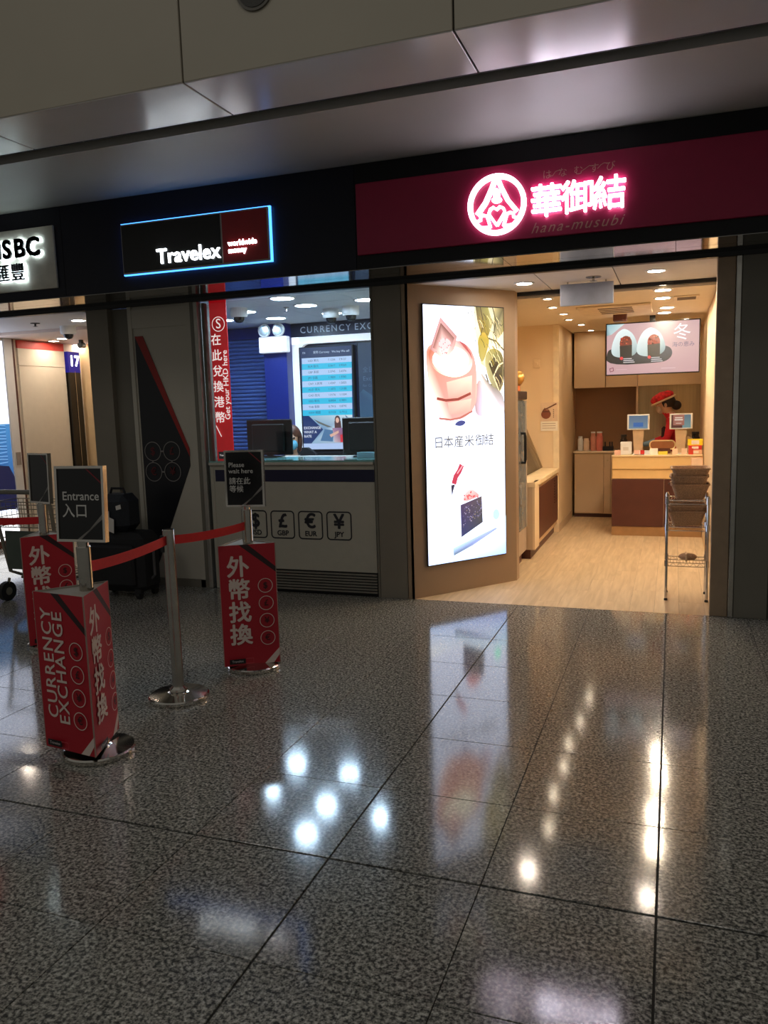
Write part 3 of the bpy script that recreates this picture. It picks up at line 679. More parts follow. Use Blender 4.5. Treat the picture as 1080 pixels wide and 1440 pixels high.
sign_top(s2, 1.015, 0.245, 0.345, 0.22, 0.03, [('Please', 0.040, 0.10, 0.74), ('wait here', 0.040, 0.10, 0.63), ('請在此', 0.045, 0.10, 0.45), ('等候', 0.045, 0.10, 0.31)])
s3 = thing('queue_stanchion', 'steel queue stanchion with worn notice and red card sleeve beside the luggage trolley', 'stanchion', S3)
post_parts(s3, 1.0)
wrap(s3, [(-0.04, -0.185), (0.165, 0.09), (-0.165, 0.14)], 0.035, 0.79, ['cjk', 'lat', 'cjk'])
sign_top(s3, 1.005, 0.235, 0.345, -0.25, 0.03, [])
hl = Z*0
belt(s1, (0.03, 0.0, 0), (S4-S1)+Vector((0, -0.03, 0)), 0.905, 0.905)
belt(s4, (0.0, 0.03, 0), (S2-S4)+Vector((0, -0.03, 0)), 0.90, 0.90)
belt(s3, (-0.03, -0.01, 0), (-2.4, -0.75, 0), 0.885, 0.90)

# ================================================================== EXCHANGE COUNTER AND BOOTH CONTENTS
ct = thing('exchange_counter', 'white exchange counter with navy stripe, currency icons and floor grille', 'counter', (-3.1, 0.02, 0))
obj('front_panel', box(-0.795, 0.775, 0.0, 0.04, 0.20, 1.12, bev=0.003), mat('counter_white', (176, 172, 158), 0.4, var=0.02), ct)
obj('plinth', box(-0.795, 0.775, 0.02, 0.05, 0.0, 0.20), BLACK, ct)
for k in range(7):
    obj('grille_slat', box(-0.70, 0.77, 0.0, 0.022, 0.022+k*0.025, 0.036+k*0.025), mat('grille_metal', (130, 126, 116), 0.4, 0.3), ct)
obj('side_post', box(-0.795, -0.76, -0.004, 0.03, 0.0, 1.12), MATS['counter_white'], ct)
obj('stripe', box(-0.745, 0.775, -0.003, 0.0, 0.975, 1.078), mat('navy_stripe', (12, 14, 54), 0.4), ct)
obj('worktop', box(-0.795, 0.775, -0.03, 0.85, 1.12, 1.145, bev=0.004), mat('counter_top', (190, 186, 176), 0.35), ct)
obj('glass_ledge', box(-0.79, 0.775, -0.02, 0.5, 1.145, 1.157), mat('green_glass', (120, 176, 170), 0.1), ct)
obj('back_panel', box(-0.795, 0.775, 0.80, 0.84, 0, 1.12), MATS['counter_white'], ct)
for k, (ch, nm) in enumerate((('$', 'USD'), ('£', 'GBP'), ('€', 'EUR'), ('¥', 'JPY'))):
    P_ = Print((-0.365+0.268*k, -0.0005, 0.597), *FR); ink = (26, 28, 36)
    P_.strip(rrect(0.222, 0.238, 0.03), 0.012, ink, True); P_.text(ch, 0.17, 0, 0.03, ink, align='CENTER', bold=0.035); P_.text(nm, 0.062, 0, -0.075, ink, align='CENTER', bold=0.03)
    P_.build('currency_icon', print_mat(0, 0.4), ct)
wg = struct('window_1', box(-3.895, -2.31, 0.075, 0.081, 1.157, 2.54), GLASS)
obj('window_frame', box(-3.912, -3.885, 0.05, 0.10, 1.157, 2.54), PILLARD, wg)
# red hanging banner behind the pane
bn = thing('vertical_banner', 'tall narrow red banner with white vertical lettering behind the booth glass', 'banner', (-3.79, 0.12, 1.14))
obj('banner_sheet', box(-0.085, 0.085, 0.0, 0.008, 0.0, 1.44), mat('lit_red_banner', (214, 18, 30), 0.45, emit=0.25), bn)
P_ = Print((-0.085, -0.0005, 0), *FR); w = (246, 236, 232)
P_.ring(0.085, 1.22, 0.062, 0.006, w); P_.text('S', 0.12, 0.085, 1.22, w, align='CENTER')
for k, ch in enumerate('在此兌換港幣'): P_.text(ch, 0.105, 0.055, 1.08-0.137*k, w, align='CENTER', bold=0.012)
P_.text('Get your HKD here', 0.074, 0.138, 0.38, w, rot=math.pi/2, bold=0.012, spacing=1.0)
P_.line((0.01, 0.33), (0.06, 0.23), 0.008, w); P_.rect(0.02, 0.03, 0.10, 0.095, (12, 12, 20)); P_.strip([(0.10, 0.03), (0.16, 0.03), (0.16, 0.095), (0.10, 0.095)], 0.004, w); P_.text('Travelex', 0.022, 0.03, 0.062, w)
P_.build('lettering', print_mat(0.9), bn)
# navy arrow-shaped wall graphic with four currency rings
gr = thing('wall_graphic', 'navy pointed wall graphic with red edge stripe and four linked currency rings', 'wall graphic', (-4.62, 0.02, 0))
b = new(); extr(b, [(0.0, 0.04), (0.0, 2.29), (0.03, 2.29), (0.50, 1.21), (0.50, 1.115), (0.02, 0.04)], (0.02, 0.0, 0), X, Z, -Y, 0.006); obj('navy_plate', b, mat('navy_black_plate', (8, 10, 20), 0.4), gr)
b = new(); extr(b, [(0.0, 2.29), (0.085, 2.29), (0.505, 1.27), (0.505, 1.20), (0.02, 2.25)], (0.02, -0.006, 0), X, Z, -Y, 0.004); obj('red_stripe', b, mat('red_stripe_paint', (150, 26, 20), 0.5), gr)
P_ = Print((0, -0.007, 0), *FR)
for cx, cz, ch in ((0.13, 1.25, '$'), (0.335, 1.25, '£'), (0.13, 1.062, '€'), (0.335, 1.062, '¥')):
    P_.ring(cx, cz, 0.086, 0.007, (130, 126, 124)); P_.text(ch, 0.10, cx, cz, (86, 14, 20), align='CENTER', bold=0.02)
for a, c_ in (((0.216, 1.25), (0.249, 1.25)), ((0.216, 1.062), (0.249, 1.062)), ((0.13, 1.164), (0.13, 1.148)), ((0.335, 1.164), (0.335, 1.148))): P_.line(a, c_, 0.014, (130, 126, 124))
P_.build('ring_print', print_mat(0, 0.5), gr)
# monitors seen from behind
def monitor(loc, w, h, label, rotz=0):
    t = thing('monitor', label, 'monitor', loc, rotz)
    obj('casing', box(-w/2, w/2, 0.0, 0.03, 0.02, 0.10+h, bev=0.008), BLACK, t)
    obj('back_bulge', box(-w*0.36, w*0.36, -0.03, 0.0, 0.05, 0.06+h, bev=0.012), mat('matte_black_plastic', (12, 12, 13), 0.6), t)
    obj('screen', box(-w/2+0.015, w/2-0.015, 0.03, 0.032, 0.035, 0.085+h), mat('lit_monitor', (190, 205, 220), 0.3, emit=0.6), t)
    obj('neck', box(-0.03, 0.03, 0.0, 0.025, 0.005, 0.03), BLACK, t)
    obj('base', box(-0.11, 0.11, -0.07, 0.10, 0.0, 0.012, bev=0.004), BLACK, t)
    return t
monitor((-3.545, 0.50, 1.157), 0.47, 0.25, 'black desktop monitor beside the seated clerk, seen from behind')
monitor((-2.568, 0.50, 1.157), 0.47, 0.25, 'black desktop monitor next to the small acrylic note tray, seen from behind')
tr = thing('leaflet_tray', 'small clear blue leaflet tray on the exchange counter', 'tray', (-2.42, 0.33, 1.157))
obj('tray_base', box(-0.16, 0.10, -0.05, 0.05, 0, 0.05, bev=0.003), mat('pale_blue_acrylic', (150, 190, 205), 0.2), tr)
obj('leaflet', box(0.0, 0.09, -0.01, 0.03, 0.05, 0.12), mat('blue_leaflet', (110, 170, 200), 0.4), tr)
# rate board screen and its neighbour
rb = thing('rate_screen', 'portrait exchange rate screen with striped table and travel advert', 'screen', (-3.86, 2.60, 1.11))
obj('casing', box(-0.35, 0.35, 0.0, 0.07, -0.02, 1.21, bev=0.005), FRAMEBL, rb)
P_ = Print((-0.33, -0.001, 0.0), *FR); w, h = 0.66, 1.20
P_.rect(0, 0, w, h, (20, 46, 104)); P_.rect(0, 1.08, w, h, (18, 36, 84))
for k, (u, s_) in enumerate(((0.03, 'FX'), (0.17, '貨幣 Currency'), (0.41, 'We buy'), (0.53, 'We sell'))): P_.text(s_, 0.034, u, 1.14, (200, 216, 240))
for k in range(10):
    v1 = 1.08-k*0.068; P_.rect(0.02, v1-0.068, w, v1, (176, 206, 246) if k % 2 == 0 else (44, 190, 232))
    ink = (40, 70, 120); names = ('USD 美元', 'EUR 歐元', 'GBP 英鎊', 'JPY 日圓', 'CNY 人民幣', 'AUD 澳元', 'CAD 加元', 'SGD 新元', 'THB 泰銖', 'KRW 韓圜')
    P_.text(names[k], 0.034, 0.10, v1-0.034, ink); 
    P_.text('%.4f' % (7.1234/(k+1)), 0.034, 0.36, v1-0.034, ink); P_.text('%.4f' % (7.9127/(k+1)), 0.034, 0.50, v1-0.034, ink)
P_.poly([(0.10, 0.40), (w, 0.40), (w, 0.07), (0.12, 0.07), (0.28, 0.235)], [(150, 190, 214), (206, 226, 236), (176, 190, 210), (140, 176, 206), (110, 150, 190)])
P_.poly([(0.16, 0.36), (0.30, 0.30), (0.40, 0.26), (0.34, 0.26), (0.22, 0.31)], (96, 100, 96)); P_.poly([(0.24, 0.10), (0.40, 0.09), (0.42, 0.22), (0.30, 0.24)], (74, 116, 160))
P_.poly(circ(0.47, 0.345, 0.036, 14, 0.05), (70, 34, 34)); P_.poly([(0.43, 0.33), (0.51, 0.33), (0.52, 0.22), (0.43, 0.22)], (78, 40, 40)); P_.poly(circ(0.468, 0.34, 0.022, 12, 0.032), (226, 180, 160))
P_.poly([(0.40, 0.25), (0.55, 0.25), (0.57, 0.08), (0.42, 0.08)], [(160, 130, 160), (120, 90, 140), (150, 40, 70), (200, 190, 200)]); P_.poly([(0.36, 0.17), (0.48, 0.22), (0.48, 0.19), (0.38, 0.14)], (220, 176, 156)); P_.poly([(0.50, 0.17), (0.57, 0.17), (0.57, 0.08), (0.50, 0.08)], (210, 40, 56))
P_.poly([(0.57, 0.40), (w, 0.32), (w, 0.16)], (30, 60, 110)); P_.poly([(0.55, 0.30), (0.59, 0.30), (0.60, 0.24), (0.56, 0.24)], (150, 160, 110))
for k, s_ in enumerate(('EXCHANGE', 'WHAT A', 'RATE')): P_.text(s_, 0.042, 0.03, 0.255-0.05*k, (220, 230, 246), bold=0.02)
P_.rect(0.02, 0.0, w, 0.07, (176, 200, 240))
P_.build('display', print_mat(1.0), rb)
n2 = thing('offer_screen', 'dark blue offer screen partly hidden behind the taupe pillar', 'screen', (-3.12, 2.60, 1.30))
obj('casing', box(-0.34, 0.34, 0.0, 0.07, -0.02, 1.05, bev=0.005), FRAMEBL, n2)
P_ = Print((-0.33, -0.001, 0.0), *FR)
P_.rect(0, 0, 0.66, 1.03, (40, 90, 140), (22, 48, 88)); P_.poly([(0, 0), (0.66, 0), (0.66, 0.1), (0.05, 0.5), (0, 0.45)], [(56, 116, 160), (60, 120, 170), (48, 100, 150), (64, 116, 160), (44, 90, 140)])
P_.text('全日優惠', 0.07, 0.05, 0.72, (96, 130, 170)); P_.text('Exclusive', 0.075, 0.05, 0.62, (96, 130, 170)); P_.text('for Gold Me', 0.045, 0.05, 0.54, (96, 130, 170))
P_.build('display', print_mat(0.5), n2)
bar = thing('soundbar', 'slim black bar mounted below the exchange rate screen', 'device', (-3.88, 2.57, 0.99)); obj('case', box(-0.27, 0.33, 0, 0.08, 0, 0.09, bev=0.01), BLACK, bar)
b = new(); tube(b, [(-0.2, 0.0, 0.0), (-0.12, -0.02, -0.05), (-0.02, -0.02, -0.02), (0.03, -0.02, 0.02)], 0.006); tube(b, [(0.05, -0.01, 0.0), (0.08, -0.03, -0.06), (0.16, -0.03, -0.08), (0.24, -0.02, -0.05), (0.25, 0.0, 0.0)], 0.006); obj('cable', b, BLACK, bar)
cr = thing('back_counter', 'white back counter shelf under the exchange rate screen', 'counter', (-3.5, 2.35, 0))
obj('top', box(-0.75, 1.3, -0.1, 0.25, 0.86, 0.90, bev=0.004), WHITEP, cr); obj('body', box(-0.72, 1.3, -0.05, 0.25, 0, 0.86), mat('pale_grey_laminate', (170, 186, 196), 0.5), cr)
obj('printer_body', box(-0.35, 0.05, -0.02, 0.15, 0.90, 0.97, bev=0.01), WHITEPL, cr)
# emergency lamp
em = thing('emergency_light', 'white emergency light box with twin round heads on the navy column', 'emergency light', (-4.42, 2.46, 2.26))
obj('housing', box(-0.19, 0.17, -0.10, 0.0, 0.0, 0.185, bev=0.008), mat('lit_white_housing', (250, 250, 250), 0.4, emit=0.35), em)
for cx in (-0.10, 0.085):
    b = new(); lathe(b, [(0, 0), (0.045, 0.0), (0.075, 0.05), (0.078, 0.075), (0.07, 0.078), (0.0, 0.07)], n=24)
    bmesh.ops.rotate(b, verts=b.verts[:], matrix=Matrix.Rotation(math.radians(90), 3, 'X'))
    hd = obj('lamp_head', b, WHITEPL, em, (cx, -0.05, 0.255))
    b = new(); extr(b, circ(0, 0, 0.06, 24), (0, -0.079, 0), X, Z, -Y, 0.003); obj('lens', b, mat('lamp_lens', (190, 200, 205), 0.15, 0.6), hd)
# ceiling fittings
def downlight(name, loc, r, emat, label, group, depth=0.0):
    t = thing(name, label, 'ceiling light', loc, 0, group)
    b = new(); lathe(b, [(r, 0.0), (r, -0.008), (r+0.018, -0.008), (r+0.022, 0.0)], n=24); obj('trim_ring', b, WHITEPL, t)
    b = new(); extr(b, circ(0, 0, r, 24), (0, 0, -0.003), X, Y, Z, 0.002); obj('lens', b, emat, t)
    return t
COOL = mat('cool_downlight', (255, 255, 255), 0.4, emit=105, ecol=(196, 228, 255))
WARM = mat('warm_downlight', (255, 255, 255), 0.4, emit=380, ecol=(255, 234, 202))
WARMS = mat('warm_small_downlight', (255, 255, 255), 0.4, emit=100, ecol=(255, 234, 202))
BANKL = mat('bank_downlight_lens', (255, 255, 255), 0.4, emit=110, ecol=(255, 236, 214))
NEUT = mat('neutral_downlight', (255, 255, 255), 0.4, emit=130, ecol=(255, 236, 214))
for x, y, l in ((-3.357, 0.530, 'nearest to the booth glass'), (-3.394, 1.107, 'beside the ceiling sprinkler'), (-4.132, 1.226, 'behind the dome camera near the red banner'), (-4.712, 1.776, 'over the roller shutter'), (-4.144, 1.924, 'over the twin emergency light'), (-3.438, 1.85, 'over the navy header board'), (-2.737, 1.045, 'beside the taupe pillar')):
    downlight('booth_downlight', (x, y, 2.60), 0.105, COOL, 'round cool white booth downlight '+l, 'cool downlights of the exchange booth')
def dome_cam(loc, label):
    t = thing('dome_camera', label, 'camera', loc)
    obj('housing', lathe(new(), [(0, 0), (0.085, 0), (0.085, -0.07), (0.078, -0.09), (0.0, -0.09)], n=24), WHITEPL, t)
    obj('dome', lathe(new(), [(0.055, -0.09), (0.052, -0.115), (0.036, -0.138), (0.0, -0.146)], n=24), mat('smoked_dome', (30, 32, 34), 0.1), t, smooth=True)
dome_cam((-4.05, 0.95, 2.60), 'white dome camera near the red banner in the booth')
dome_cam((-3.32, 1.55, 2.60), 'white dome camera above the letters of the navy header board')
dome_cam((-3.06, 1.45, 2.60), 'white dome camera beside the taupe pillar in the booth')
sp = thing('sprinkler', 'small ceiling sprinkler among the cool booth downlights', 'sprinkler', (-3.63, 1.15, 2.60))
obj('stem', lathe(new(), [(0, 0), (0.03, 0), (0.03, -0.006), (0.01, -0.01), (0.01, -0.04), (0.025, -0.045), (0, -0.05)], n=12), CHROME, sp)

# ================================================================== PEOPLE
def skin_body(name, parent, joints, edges, mats, pick, root=0, sub=2):
    """one continuous figure grown over a posed skeleton; joints = [(x,y,z,rx,ry)]"""
    me = bpy.data.meshes.new(name); me.from_pydata([j[:3] for j in joints], edges, [])
    o = bpy.data.objects.new(name, me); C.objects.link(o)
    md = o.modifiers.new('skin', 'SKIN'); sv = me.skin_vertices[0].data if me.skin_vertices else None
    if sv is None:
        bm = bmesh.new(); bm.from_mesh(me); bm.verts.layers.skin.verify(); bm.to_mesh(me); bm.free(); sv = me.skin_vertices[0].data
    for i, j in enumerate(joints): sv[i].radius = (j[3], j[4]); sv[i].use_root = (i == root)
    md.use_smooth_shade = True
    s_ = o.modifiers.new('sub', 'SUBSURF'); s_.levels = sub; s_.render_levels = sub
    m2 = bpy.data.meshes.new_from_object(o.evaluated_get(bpy.context.evaluated_depsgraph_get()))
    bpy.data.objects.remove(o); bpy.data.meshes.remove(me); m2.name = name
    m2.materials.clear()
    for x in mats: m2.materials.append(x)
    for pl in m2.polygons: pl.material_index = pick(pl.center); pl.use_smooth = True
    o = bpy.data.objects.new(name, m2); C.objects.link(o); o.parent = parent
    return o
def ell(bm, c, rx, ry, rz, n=16, k=10, z0=-1.0, z1=1.0, rot=None):
    rows = []
    for i in range(k+1):
        zz = z0+(z1-z0)*i/k; rr = math.sqrt(max(0, 1-zz*zz)); rows.append((rr, zz))
    start = len(bm.verts); lathe(bm, [(max(r, 0.0), z) for r, z in rows], n=n); bm.verts.ensure_lookup_table(); vs_ = bm.verts[start:]
    for v in vs_:
        q = Vector((v.co.x*rx, v.co.y*ry, v.co.z*rz))
        if rot: q = rot @ q
        v.co = q+Vector(c)
    return bm
# shop worker: stands behind the counter, bent forward and looking down to the left
pw = thing('person', 'shop worker in red uniform, red cap and mask bending behind the counter', 'person', (-0.015, 4.42, 0))
J = [(0.10, 0, 0.92, .15, .12), (0.09, 0, 1.10, .14, .11), (0.04, 0, 1.27, .15, .12), (0.0, 0, 1.36, .10, .09), (-0.035, 0, 1.41, .05, .05), (-0.075, 0, 1.46, .085, .09), (-0.09, 0, 1.54, .095, .10), (-0.09, 0, 1.60, .06, .065),
     (0.0, 0.17, 1.31, .055, .055), (-0.06, 0.23, 1.10, .045, .045), (-0.25, 0.16, 1.03, .035, .035), (-0.34, 0.10, 1.02, .028, .022),
     (0.0, -0.17, 1.31, .055, .055), (-0.05, -0.23, 1.09, .045, .045), (-0.24, -0.14, 1.04, .035, .035), (-0.33, -0.08, 1.02, .028, .022),
     (0.11, 0.09, 0.84, .09, .09), (0.10, 0.10, 0.47, .06, .06), (0.12, 0.10, 0.09, .045, .045), (0.0, 0.10, 0.035, .035, .03),
     (0.11, -0.09, 0.84, .09, .09), (0.10, -0.10, 0.47, .06, .06), (0.12, -0.10, 0.09, .045, .045), (0.0, -0.10, 0.035, .035, .03)]
Eg = [(0, 1), (1, 2), (2, 3), (3, 4), (4, 5), (5, 6), (6, 7), (2, 8), (8, 9), (9, 10), (10, 11), (2, 12), (12, 13), (13, 14), (14, 15), (0, 16), (16, 17), (17, 18), (18, 19), (0, 20), (20, 21), (21, 22), (22, 23)]
def pk(c):
    if c.z > 1.405: return 1
    if c.z < 0.86 and c.x > -0.12: return 2
    if c.x < -0.20: return 3 if c.z < 1.2 else 1
    return 0
skin_body('body', pw, J, Eg, [REDCL, SKIN, JACKET, mat('blue_glove', (120, 160, 196), 0.5)], pk)
for yy in (-0.08, 0.10):
    b = new()
    for k in range(5):
        o_ = (k-2)*0.016; L_ = (0.05, 0.06, 0.066, 0.06, 0.04)[k]
        tube(b, [(-0.345, yy+o_, 1.022), (-0.345-L_*0.5, yy+o_*1.2, 1.026), (-0.345-L_, yy+o_*1.25, 1.008)], [0.009, 0.009, 0.007], n=6)
    obj('glove_fingers', b, MATS['blue_glove'], pw)
RT = Matrix.Rotation(math.radians(-24), 3, 'Y')
b = new(); ell(b, (-0.055, 0, 1.535), 0.105, 0.095, 0.11, z0=-0.5); obj('hair', b, HAIRD, pw, smooth=True)
b = new(); ell(b, (0.055, 0, 1.50), 0.06, 0.055, 0.06); obj('hair_bun', b, HAIRD, pw, smooth=True)
b = new(); ell(b, (-0.115, 0, 1.60), 0.145, 0.13, 0.07, n=24, rot=RT); cp = obj('cap', b, mat('red_cap_cloth', (208, 34, 40), 0.8, var=0.5, scale=25), pw, smooth=True)
b = new()
pts = [Vector((-0.105, 0, 1.58))+RT @ Vector((0.147*math.cos(a), 0.13*math.sin(a), -0.018)) for a in [2*math.pi*i/24 for i in range(25)]]
tube(b, pts, 0.012, n=6); obj('cap_trim', b, mat('cream_trim', (226, 196, 160), 0.7), cp)
b = new(); ell(b, (-0.135, 0, 1.46), 0.045, 0.065, 0.06); obj('face_mask', b, mat('clear_mask', (196, 176, 160), 0.4), pw, smooth=True)
b = new(); ell(b, (-0.168, 0, 1.505), 0.02, 0.014, 0.02); obj('nose', b, SKIN, pw, smooth=True)
for yy in (-0.032, 0.032):
    b = new(); ell(b, (-0.155, yy, 1.53), 0.012, 0.012, 0.008); obj('eye', b, BLACK, pw, smooth=True)
for yy in (-0.088, 0.088):
    b = new(); ell(b, (-0.07, yy, 1.505), 0.018, 0.010, 0.028); obj('ear', b, SKIN, pw, smooth=True)
b = new(); bx(b, -0.115, -0.06, -0.13, 0.13, 0.95, 1.24, bev=0.02); obj('apron', b, mat('dark_apron', (46, 22, 24), 0.8), pw)
b = new(); tube(b, [(-0.02, -0.15, 1.36), (-0.03, -0.17, 1.30), (0.02, -0.19, 1.27), (0.06, -0.18, 1.25)], 0.008); obj('sleeve_piping', b, mat('white_piping', (240, 220, 214), 0.6), pw)
# seated exchange clerk
pc = thing('person', 'clerk with brown hair and blue mask sitting behind the exchange counter', 'person', (-3.775, 1.42, 0.03), 0.45)
J = [(0, 0.05, 0.55, .15, .13), (0, 0.04, 0.78, .15, .11), (0, 0.02, 0.98, .17, .11), (0, 0.01, 1.06, .10, .09), (0, 0.0, 1.12, .05, .05), (0, -0.015, 1.20, .075, .085), (0, -0.015, 1.28, .082, .092), (0, 0.0, 1.34, .05, .06),
     (0.19, 0.02, 1.01, .055, .055), (0.24, -0.10, 0.85, .045, .045), (0.13, -0.30, 0.86, .034, .034), (0.10, -0.36, 0.86, .03, .02),
     (-0.19, 0.02, 1.01, .055, .055), (-0.24, -0.10, 0.85, .045, .045), (-0.13, -0.30, 0.86, .034, .034), (-0.10, -0.36, 0.86, .03, .02),
     (0.09, -0.05, 0.53, .09, .09), (0.10, -0.42, 0.52, .065, .065), (0.10, -0.40, 0.10, .045, .045), (0.10, -0.50, 0.04, .035, .03),
     (-0.09, -0.05, 0.53, .09, .09), (-0.10, -0.42, 0.52, .065, .065), (-0.10, -0.40, 0.10, .045, .045), (-0.10, -0.50, 0.04, .035, .03)]
def pk2(c):
    if c.z > 1.085: return 1
    if c.y < -0.27 and 0.80 < c.z < 0.95: return 1
    return 0
skin_body('body', pc, J, Eg, [JACKET, SKIN], pk2)
for sx in (-1, 1):
    b = new()
    for k in range(5):
        o_ = (k-2)*0.016; L_ = (0.05, 0.06, 0.066, 0.06, 0.04)[k]
        tube(b, [(sx*0.10+o_, -0.37, 0.868), (sx*0.10+o_*1.2, -0.37-L_*0.5, 0.872), (sx*0.10+o_*1.25, -0.37-L_, 0.855)], [0.009, 0.009, 0.007], n=6)
    obj('fingers', b, SKIN, pc)
b = new(); ell(b, (0.0, 0.03, 1.29), 0.108, 0.115, 0.12, z0=-0.1); ell(b, (0.085, 0.045, 1.23), 0.035, 0.06, 0.12); ell(b, (-0.085, 0.045, 1.23), 0.035, 0.06, 0.12); obj('hair', b, HAIRB, pc, smooth=True)
b = new(); ell(b, (0, -0.075, 1.195), 0.07, 0.045, 0.058); obj('face_mask', b, mat('blue_face_mask', (110, 190, 220), 0.6), pc, smooth=True)
b = new(); ell(b, (0, -0.108, 1.24), 0.015, 0.018, 0.02); obj('nose', b, SKIN, pc, smooth=True)
for sx in (-0.033, 0.033):
    b = new(); ell(b, (sx, -0.098, 1.268), 0.014, 0.010, 0.008); obj('eye', b, BLACK, pc, smooth=True)
b = new(); extr(b, [(-0.05, 0.0), (0.05, 0.0), (0.09, 0.13), (-0.09, 0.13)], (0, -0.118, 0.96), X, Z, -Y, 0.012); obj('shirt_front', b, WHITEP, pc)
b = new(); extr(b, [(-0.04, 0.0), (0.04, 0.0), (0.05, 0.05), (-0.05, 0.05)], (0.02, -0.125, 1.03), X, Z, -Y, 0.012); obj('neck_scarf', b, mat('red_scarf', (180, 30, 50), 0.7), pc)
ch = thing('office_chair', 'black office chair with rounded backrest behind the exchange counter', 'chair', (-3.92, 2.0, 0))
b = new(); extr(b, [(-0.22, 0.50), (0.22, 0.50), (0.20, 0.95), (0.14, 1.10), (0.05, 1.16), (-0.05, 1.16), (-0.14, 1.10), (-0.20, 0.95)], (0, 0.0, 0), X, Z, Y, 0.06); obj('backrest', b, JACKET, ch)
obj('seat', box(-0.24, 0.24, -0.42, 0.02, 0.44, 0.52, bev=0.02), JACKET, ch)
obj('gas_column', lathe(new(), [(0, 0.08), (0.03, 0.08), (0.03, 0.44), (0, 0.44)], n=12), BLACK, ch, (0, -0.2, 0))
for k in range(5):
    a = k*2*math.pi/5; b = new(); tube(b, [(0, -0.2, 0.09), (0.24*math.cos(a), -0.2+0.24*math.sin(a), 0.06)], [0.025, 0.018]); lg = obj('foot_spoke', b, BLACK, ch)
    b = new(); ell(b, (0.24*math.cos(a), -0.2+0.24*math.sin(a), 0.03), 0.03, 0.03, 0.03, n=10, k=6); obj('castor', b, BLACK, lg)

# ================================================================== FOOD SHOP CONTENTS
# ceiling lights
for x, y, l in ((-1.148, 0.465, 'beside the tall light box'), (-0.135, 0.357, 'above the wire rack')):
    downlight('entry_downlight', (x, y, 2.55), 0.062, NEUT, 'round downlight in the pale food shop entrance ceiling '+l, 'entrance downlights')
def gimbal(loc, label, group):
    t = thing('spot_downlight', label, 'ceiling light', loc, 0, group)
    obj('trim_ring', lathe(new(), [(0.035, 0.0), (0.035, -0.01), (0.056, -0.01), (0.058, 0.0)], n=20), WHITEPL, t)
    b = new(); extr(b, circ(0, 0, 0.034, 20), (0, 0, -0.004), X, Y, Z, 0.002); obj('lens', b, WARMS, t)
ORD = ('first', 'second', 'third', 'fourth', 'fifth', 'sixth')
for k, (x, y) in enumerate(((-0.095, 1.12), (-0.103, 1.70), (-0.072, 2.55), (-0.104, 3.05))):
    downlight('shop_downlight', (x, y, 2.50), 0.062, WARM, 'wide round warm downlight over the food shop aisle, %s from the entrance' % ORD[k], 'warm downlights over the aisle')
for k, (x, y) in enumerate(((-1.06, 1.14), (-1.11, 1.83), (-1.09, 2.49), (-1.11, 3.13), (-1.05, 3.84), (-1.02, 4.72))):
    gimbal((x, y, 2.50), 'small warm spot downlight on the display case side, %s from the entrance' % ORD[k], 'small spot downlights')
for x, y, l in ((0.13, 3.92, 'right behind the hanging television'), (-0.35, 4.5, 'in front of the wall cabinets')):
    gimbal((x, y, 2.50), 'small warm spot downlight '+l, 'spot downlights over the kitchen')
ac = thing('ceiling_cassette', 'square white air conditioner cassette in the food shop ceiling', 'air conditioner', (-0.55, 2.2, 2.50))
obj('grille', box(-0.36, 0.34, -0.2, 0.55, -0.022, 0.0, bev=0.008), mat('cassette_white', (226, 206, 176), 0.5), ac)
for k in range(4): obj('slot', box(-0.16, 0.16, -0.12+k*0.15, -0.07+k*0.15, -0.026, -0.022), mat('vent_shadow', (110, 92, 70), 0.6), ac)
obj('sensor', box(-0.06, 0.08, 0.56, 0.64, -0.09, 0.0, bev=0.008), BROWN, ac)
vt = thing('ceiling_vent', 'small square air vent beside the warm downlight row', 'vent', (0.10, 1.78, 2.50))
obj('frame', box(-0.11, 0.11, -0.14, 0.14, -0.012, 0.0, bev=0.003), MATS['cassette_white'], vt)
for k in range(4): obj('louvre', box(-0.08, 0.08, -0.10+k*0.055, -0.07+k*0.055, -0.016, -0.012), MATS['vent_shadow'], vt)
sp = thing('sprinkler', 'small ceiling sprinkler beside the hanging blank sign', 'sprinkler', (-0.60, 0.42, 2.55))
obj('stem', lathe(new(), [(0, 0), (0.06, 0), (0.06, -0.006), (0.01, -0.01), (0.01, -0.03), (0.03, -0.034), (0, -0.04)], n=14), STEEL, sp)
hs = thing('hanging_sign', 'blank pale blue-grey hanging sign at the food shop entrance', 'sign', (-0.67, 0.60, 2.36))
obj('sign_board', box(-0.21, 0.21, 0.0, 0.025, 0.0, 0.172, bev=0.004), mat('pale_blue_grey_board', (176, 182, 198), 0.35), hs)
for x in (-0.15, 0.15): obj('hanger', box(x-0.006, x+0.006, 0.008, 0.018, 0.172, 0.19), STEEL, hs)
# hanging television
tv = thing('television', 'wide screen hanging from the ceiling showing two rice balls', 'television', (-0.228, 3.28, 1.86))
obj('casing', box(-0.495, 0.495, 0.0, 0.05, 0.0, 0.575, bev=0.005), FRAMEBL, tv)
P_ = Print((-0.483, -0.001, 0.012), *FR); w, h = 0.966, 0.551
P_.rect(0, 0, w, h, (196, 156, 160), (206, 170, 172))
P_.poly([(0, h), (0.19, h), (0.05, h*0.80), (0, h*0.78)], [(150, 190, 200), (210, 230, 232), (190, 214, 216), (120, 160, 170)])
P_.soft([(0.0, 0.10), (0.0, 0.25), (0.05, 0.29), (0.60, 0.30), (0.68, 0.27), (0.70, 0.20), (0.66, 0.14), (0.58, 0.11)], [(16, 22, 24), (20, 26, 30), (24, 30, 34), (46, 58, 74), (50, 64, 82), (44, 56, 72), (30, 40, 54), (22, 30, 38)])
